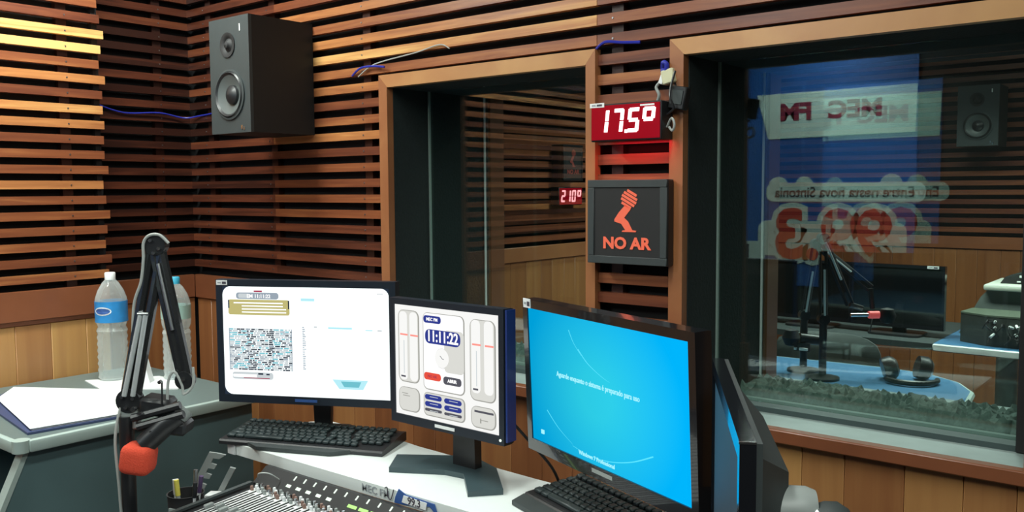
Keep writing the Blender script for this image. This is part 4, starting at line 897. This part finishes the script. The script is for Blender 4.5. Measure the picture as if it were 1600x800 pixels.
# office chairs
def chair(loc, rz, label):
    t = thing('office_chair', label, 'chair', loc, rz)
    f = MB(); vs = []; fs = []; nx, nz = 10, 8
    for s_ in (0, 1):
        for a in range(nx + 1):
            for b_ in range(nz + 1):
                u, v = -1 + 2 * a / nx, b_ / nz; w = .235 * (1 - .10 * (2 * v - 1) ** 4)
                zz = .30 * v - .03 * (abs(u) ** 4) * v + .0; th = .03 * (1 - abs(u) ** 6) ** .5 * (1 - (2 * v - 1) ** 8) ** .5 + .004
                vs.append((u * w, (.07 * u * u) * -1 + (th if s_ else -th), .50 + zz))
    k = (nx + 1) * (nz + 1)
    for a in range(nx):
        for b_ in range(nz):
            q = a * (nz + 1) + b_; fs.append((q, q + nz + 1, q + nz + 2, q + 1)); fs.append((k + q, k + q + 1, k + q + nz + 2, k + q + nz + 1))
    rim = [a * (nz + 1) for a in range(nx + 1)] + [nx * (nz + 1) + b_ for b_ in range(1, nz + 1)] + [a * (nz + 1) + nz for a in range(nx - 1, -1, -1)] + [b_ for b_ in range(nz - 1, 0, -1)]
    for i in range(len(rim)): a, b_ = rim[i], rim[(i + 1) % len(rim)]; fs.append((a, b_, k + b_, k + a))
    f.add(vs, fs, LEATHER, smooth=True); f.build('backrest', t)
    f = MB(); f.prism(rrect(-.24, -.50, .24, -.06, .08), .42, .49, LEATHER); f.build('seat', t)
    f = MB(); f.tube(smooth_path([(0, .04, .60), (0, .05, .48), (0, 0, .41), (0, -.25, .405)], 5), .016, BLK); f.build('back_bracket', t)
    f = MB(); f.tube([(0, -.27, .08), (0, -.27, .419)], .025, BLK); f.build('column', t)
    for i in range(5):
        a = i * 1.2566; f = MB(); f.tube([(0, -.27, .09), (.27 * math.cos(a), -.27 + .27 * math.sin(a), .055)], .018, BLK, r2=.012); f.lathe([(.0001, 0), (.02, .008), (.025, .025), (.02, .042), (.0001, .05)], BLK, X=Matrix.Translation((.27 * math.cos(a), -.27 + .27 * math.sin(a), 0)), n=12); f.build('leg', t)
    for s_ in (-1, 1):
        f = MB(); f.tube(smooth_path([(s_ * .24, -.42, .46), (s_ * .29, -.40, .60), (s_ * .29, -.25, .655), (s_ * .28, -.08, .645)], 5), .014, WHITEP if s_ > 0 else BLK); f.build('armrest', t)
    return t
chair((-1.40, 3.98, 0), .06, 'black leather office chair beyond the glass, between the two blue tables')
# table microphone arms in the other studio
def far_arm(base, pts, label, dirv):
    t = thing('microphone_stand', label, 'microphone stand', base)
    B = Vector(base); l2 = lambda p: Vector(p) - B
    f = MB(); f.tube([(0, 0, 0), l2(pts[0])], .014, BLK); f.lathe([(.06, 0), (.06, .008), (.02, .016), (.0001, .016)], BLK); f.build('pole', t)
    for i in range(len(pts) - 1):
        a, b_ = l2(pts[i]), l2(pts[i + 1]); d = (b_ - a).normalized(); q = Vector((.631, -.776, 0)).cross(d).normalized()
        for s_ in (-1, 1):
            f = MB(); f.tube([a + q * .011 * s_, b_ + q * .011 * s_], .006, BLK, n=4); f.build('rail', t)
        f = MB(); f.tube([a.lerp(b_, .05) + Vector((.010, -.013, 0)), a.lerp(b_, .62) + Vector((.010, -.013, 0))], .0042, WHITEP, n=6); f.build('spring', t)
        f = MB(); f.tube([a + Vector((.01, -.013, 0)), a - Vector((.01, -.013, 0))], .020, BLK, n=12); f.build('joint', t)
    f = MB(); e = l2(pts[-1]); f.tube([e, e + Vector(dirv) * .3], .010, BLK, n=8); f.build('head_bracket', t)
    return t
B1 = (-1.268, 3.31, .7505); B2 = (-1.161, 3.217, .7505)
far_arm(B1, [(-1.268, 3.31, .965), (-1.235, 3.33, 1.235), (-1.06, 3.42, 1.07)], 'black microphone arm beyond the glass, left pole of the pair', (.02, .02, -.25))
far_arm(B2, [(-1.161, 3.217, .97), (-1.175, 3.235, 1.262), (-1.095, 3.30, 1.02)], 'black microphone arm beyond the glass, right pole of the pair', (.12, .10, -.05))
t = thing('microphone', 'black microphone with round foam head, low beside the left pole', 'microphone', (-1.282, 3.262, .885))
f = MB(); f.lathe([(.0001, -.035), (.022, -.028), (.034, 0), (.022, .028), (.0001, .035)], FOAM if False else BLKM, X=Matrix.Translation((-.012, -.01, .0))); f.build('foam_windscreen', t)
f = MB(); f.tube([(.012, .012, -.002), (.075, .06, -.012)], .020, BLK, n=14); f.build('body', t)
f = MB(); f.box((.02, -.014, -.045), (.05, .0, -.036), STICK); f.box((.0, -.014, -.045), (.008, .0, -.036), STICK); f.box((-.004, .0, -.05), (.055, .012, -.02), BLK); f.build('mount', t)
t = thing('microphone', 'black microphone with red lit ring beyond the glass', 'microphone', (-1.045, 3.31, .985))
A_ = Vector((.776, .631, 0))
f = MB(); f.tube([A_ * -.05, A_ * .015], .007, METAL, n=10); f.build('stem', t)
f = MB(); f.tube([A_ * .0151, A_ * .052], .0135, pm('red_ring', (.7, .10, .10), .4, emit=(1, .12, .12), es=.5), n=16); f.build('red_ring', t)
f = MB(); X = Matrix.Translation(A_ * .083 + Vector((0, 0, -.004))); f.lathe([(.0001, -.030), (.022, -.024), (.030, 0), (.022, .024), (.0001, .030)], BLKM, X=X); f.build('foam_windscreen', t)
f = MB(); f.tube([A_ * .03 + Vector((0, 0, -.013)), A_ * .02 + Vector((0, 0, -.065))], .0025, METAL, n=6); f.build('shock_cord', t)
# headphones on the round ended table
t = thing('headphones', 'black headphones with silver cups lying on the blue table', 'headphones', (-.895, 3.36, .7505), .5)
f = MB(); f.tube([(.085 * math.cos(math.radians(a)), .085 * math.sin(math.radians(a)) * .95 - .01, .012 + .0) for a in range(190, 351, 10)], .010, BLK, n=8); f.build('headband', t)
for s_ in (-1, 1):
    X = Matrix.Translation((s_ * .058, .035, .042)) @ Matrix.Rotation(math.radians(90 + s_ * 14), 4, 'Y')
    f = MB(); f.lathe([(.0001, -.034), (.040, -.030), (.044, 0), (.036, .014)], BLK, X=X); c = f.build('ear_cup', t)
    f = MB(); f.lathe([(.036, .0141), (.026, .022), (.0001, .024)], STEEL, X=X); f.build('silver_cap', c)
# equipment: cabinet with rack unit, patched cables
t = thing('sloped_cabinet', 'grey cabinet with pale rounded top behind the patch panel', 'cabinet', (0, 0, .7505))
f = MB(); f.prism([(-1.02, 0), (-.93, .18), (-.90, .215), (.1, .215), (.1, 0)], 4.62, 4.97, pm('cabinet_grey', (.15, .17, .155), .6), plane='xz'); f.build('body', t)
f = MB(); f.box((-.915, 4.585, .215), (.1, 4.97, .243), pm('cream_edge', (.62, .64, .56), .5), bev=.010, seg=2); f.build('top', t)
t = thing('desk_device', 'black lump of equipment on top of the grey cabinet', 'equipment', (-.76, 4.74, .995), .0)
f = MB(); f.prism([(-.10, 0), (.2, 0), (.2, .07), (.05, .075), (-.02, .05), (-.08, .03)], -.07, .07, BLKM, plane='xz'); f.build('case', t)
f = MB(); f.box((-.02, -.075, .03), (.0, -.0702, .04), STICK); f.box((-.03, -.075, .008), (-.015, -.0702, .014), STICK); f.build('light', t)
t = thing('patch_panel', 'dark rack box full of tangled white tipped plugs on the blue desk', 'rack equipment', (-.785, 4.40, .7508), .0)
f = MB(); f.prism([(-.175, -.02), (-.055, -.09), (.22, -.09), (.22, .12), (-.16, .14)], .0, .128, pm('rack_grey', (.035, .04, .035), .6)); f.build('case', t)
f = MB(); f.prism([(-.176, -.021), (-.055, -.091), (.221, -.091), (.221, .121), (-.161, .141)], .1285, .136, pm('rack_lid', (.09, .11, .08), .6)); f.build('lid', t)
f = MB(); f.box((.20, -.112, .002), (.212, -.0915, .150), WHITEP, bev=.002); f.build('handle', t)
r = random.Random(77)
for i in range(22):
    x = r.uniform(-.04, .17); z = r.uniform(.055, .115); f = MB(); d = Vector((r.uniform(-.8, .8), -1, r.uniform(-.8, .5))).normalized(); o_ = Vector((x, -.092, z))
    f.tube([o_, o_ + d * .028], .0055, r.choice([WHITEP, METAL, STICK, BLK]), n=8); f.tube(smooth_path([o_ + d * .028, o_ + d * .04 + Vector((0, 0, -.015)), o_ + d * .03 + Vector((r.uniform(-.03, .03), 0, -.04 if z > .06 else -.01))], 4), .0028, BLKM, n=6); f.build('patch_plug', t)
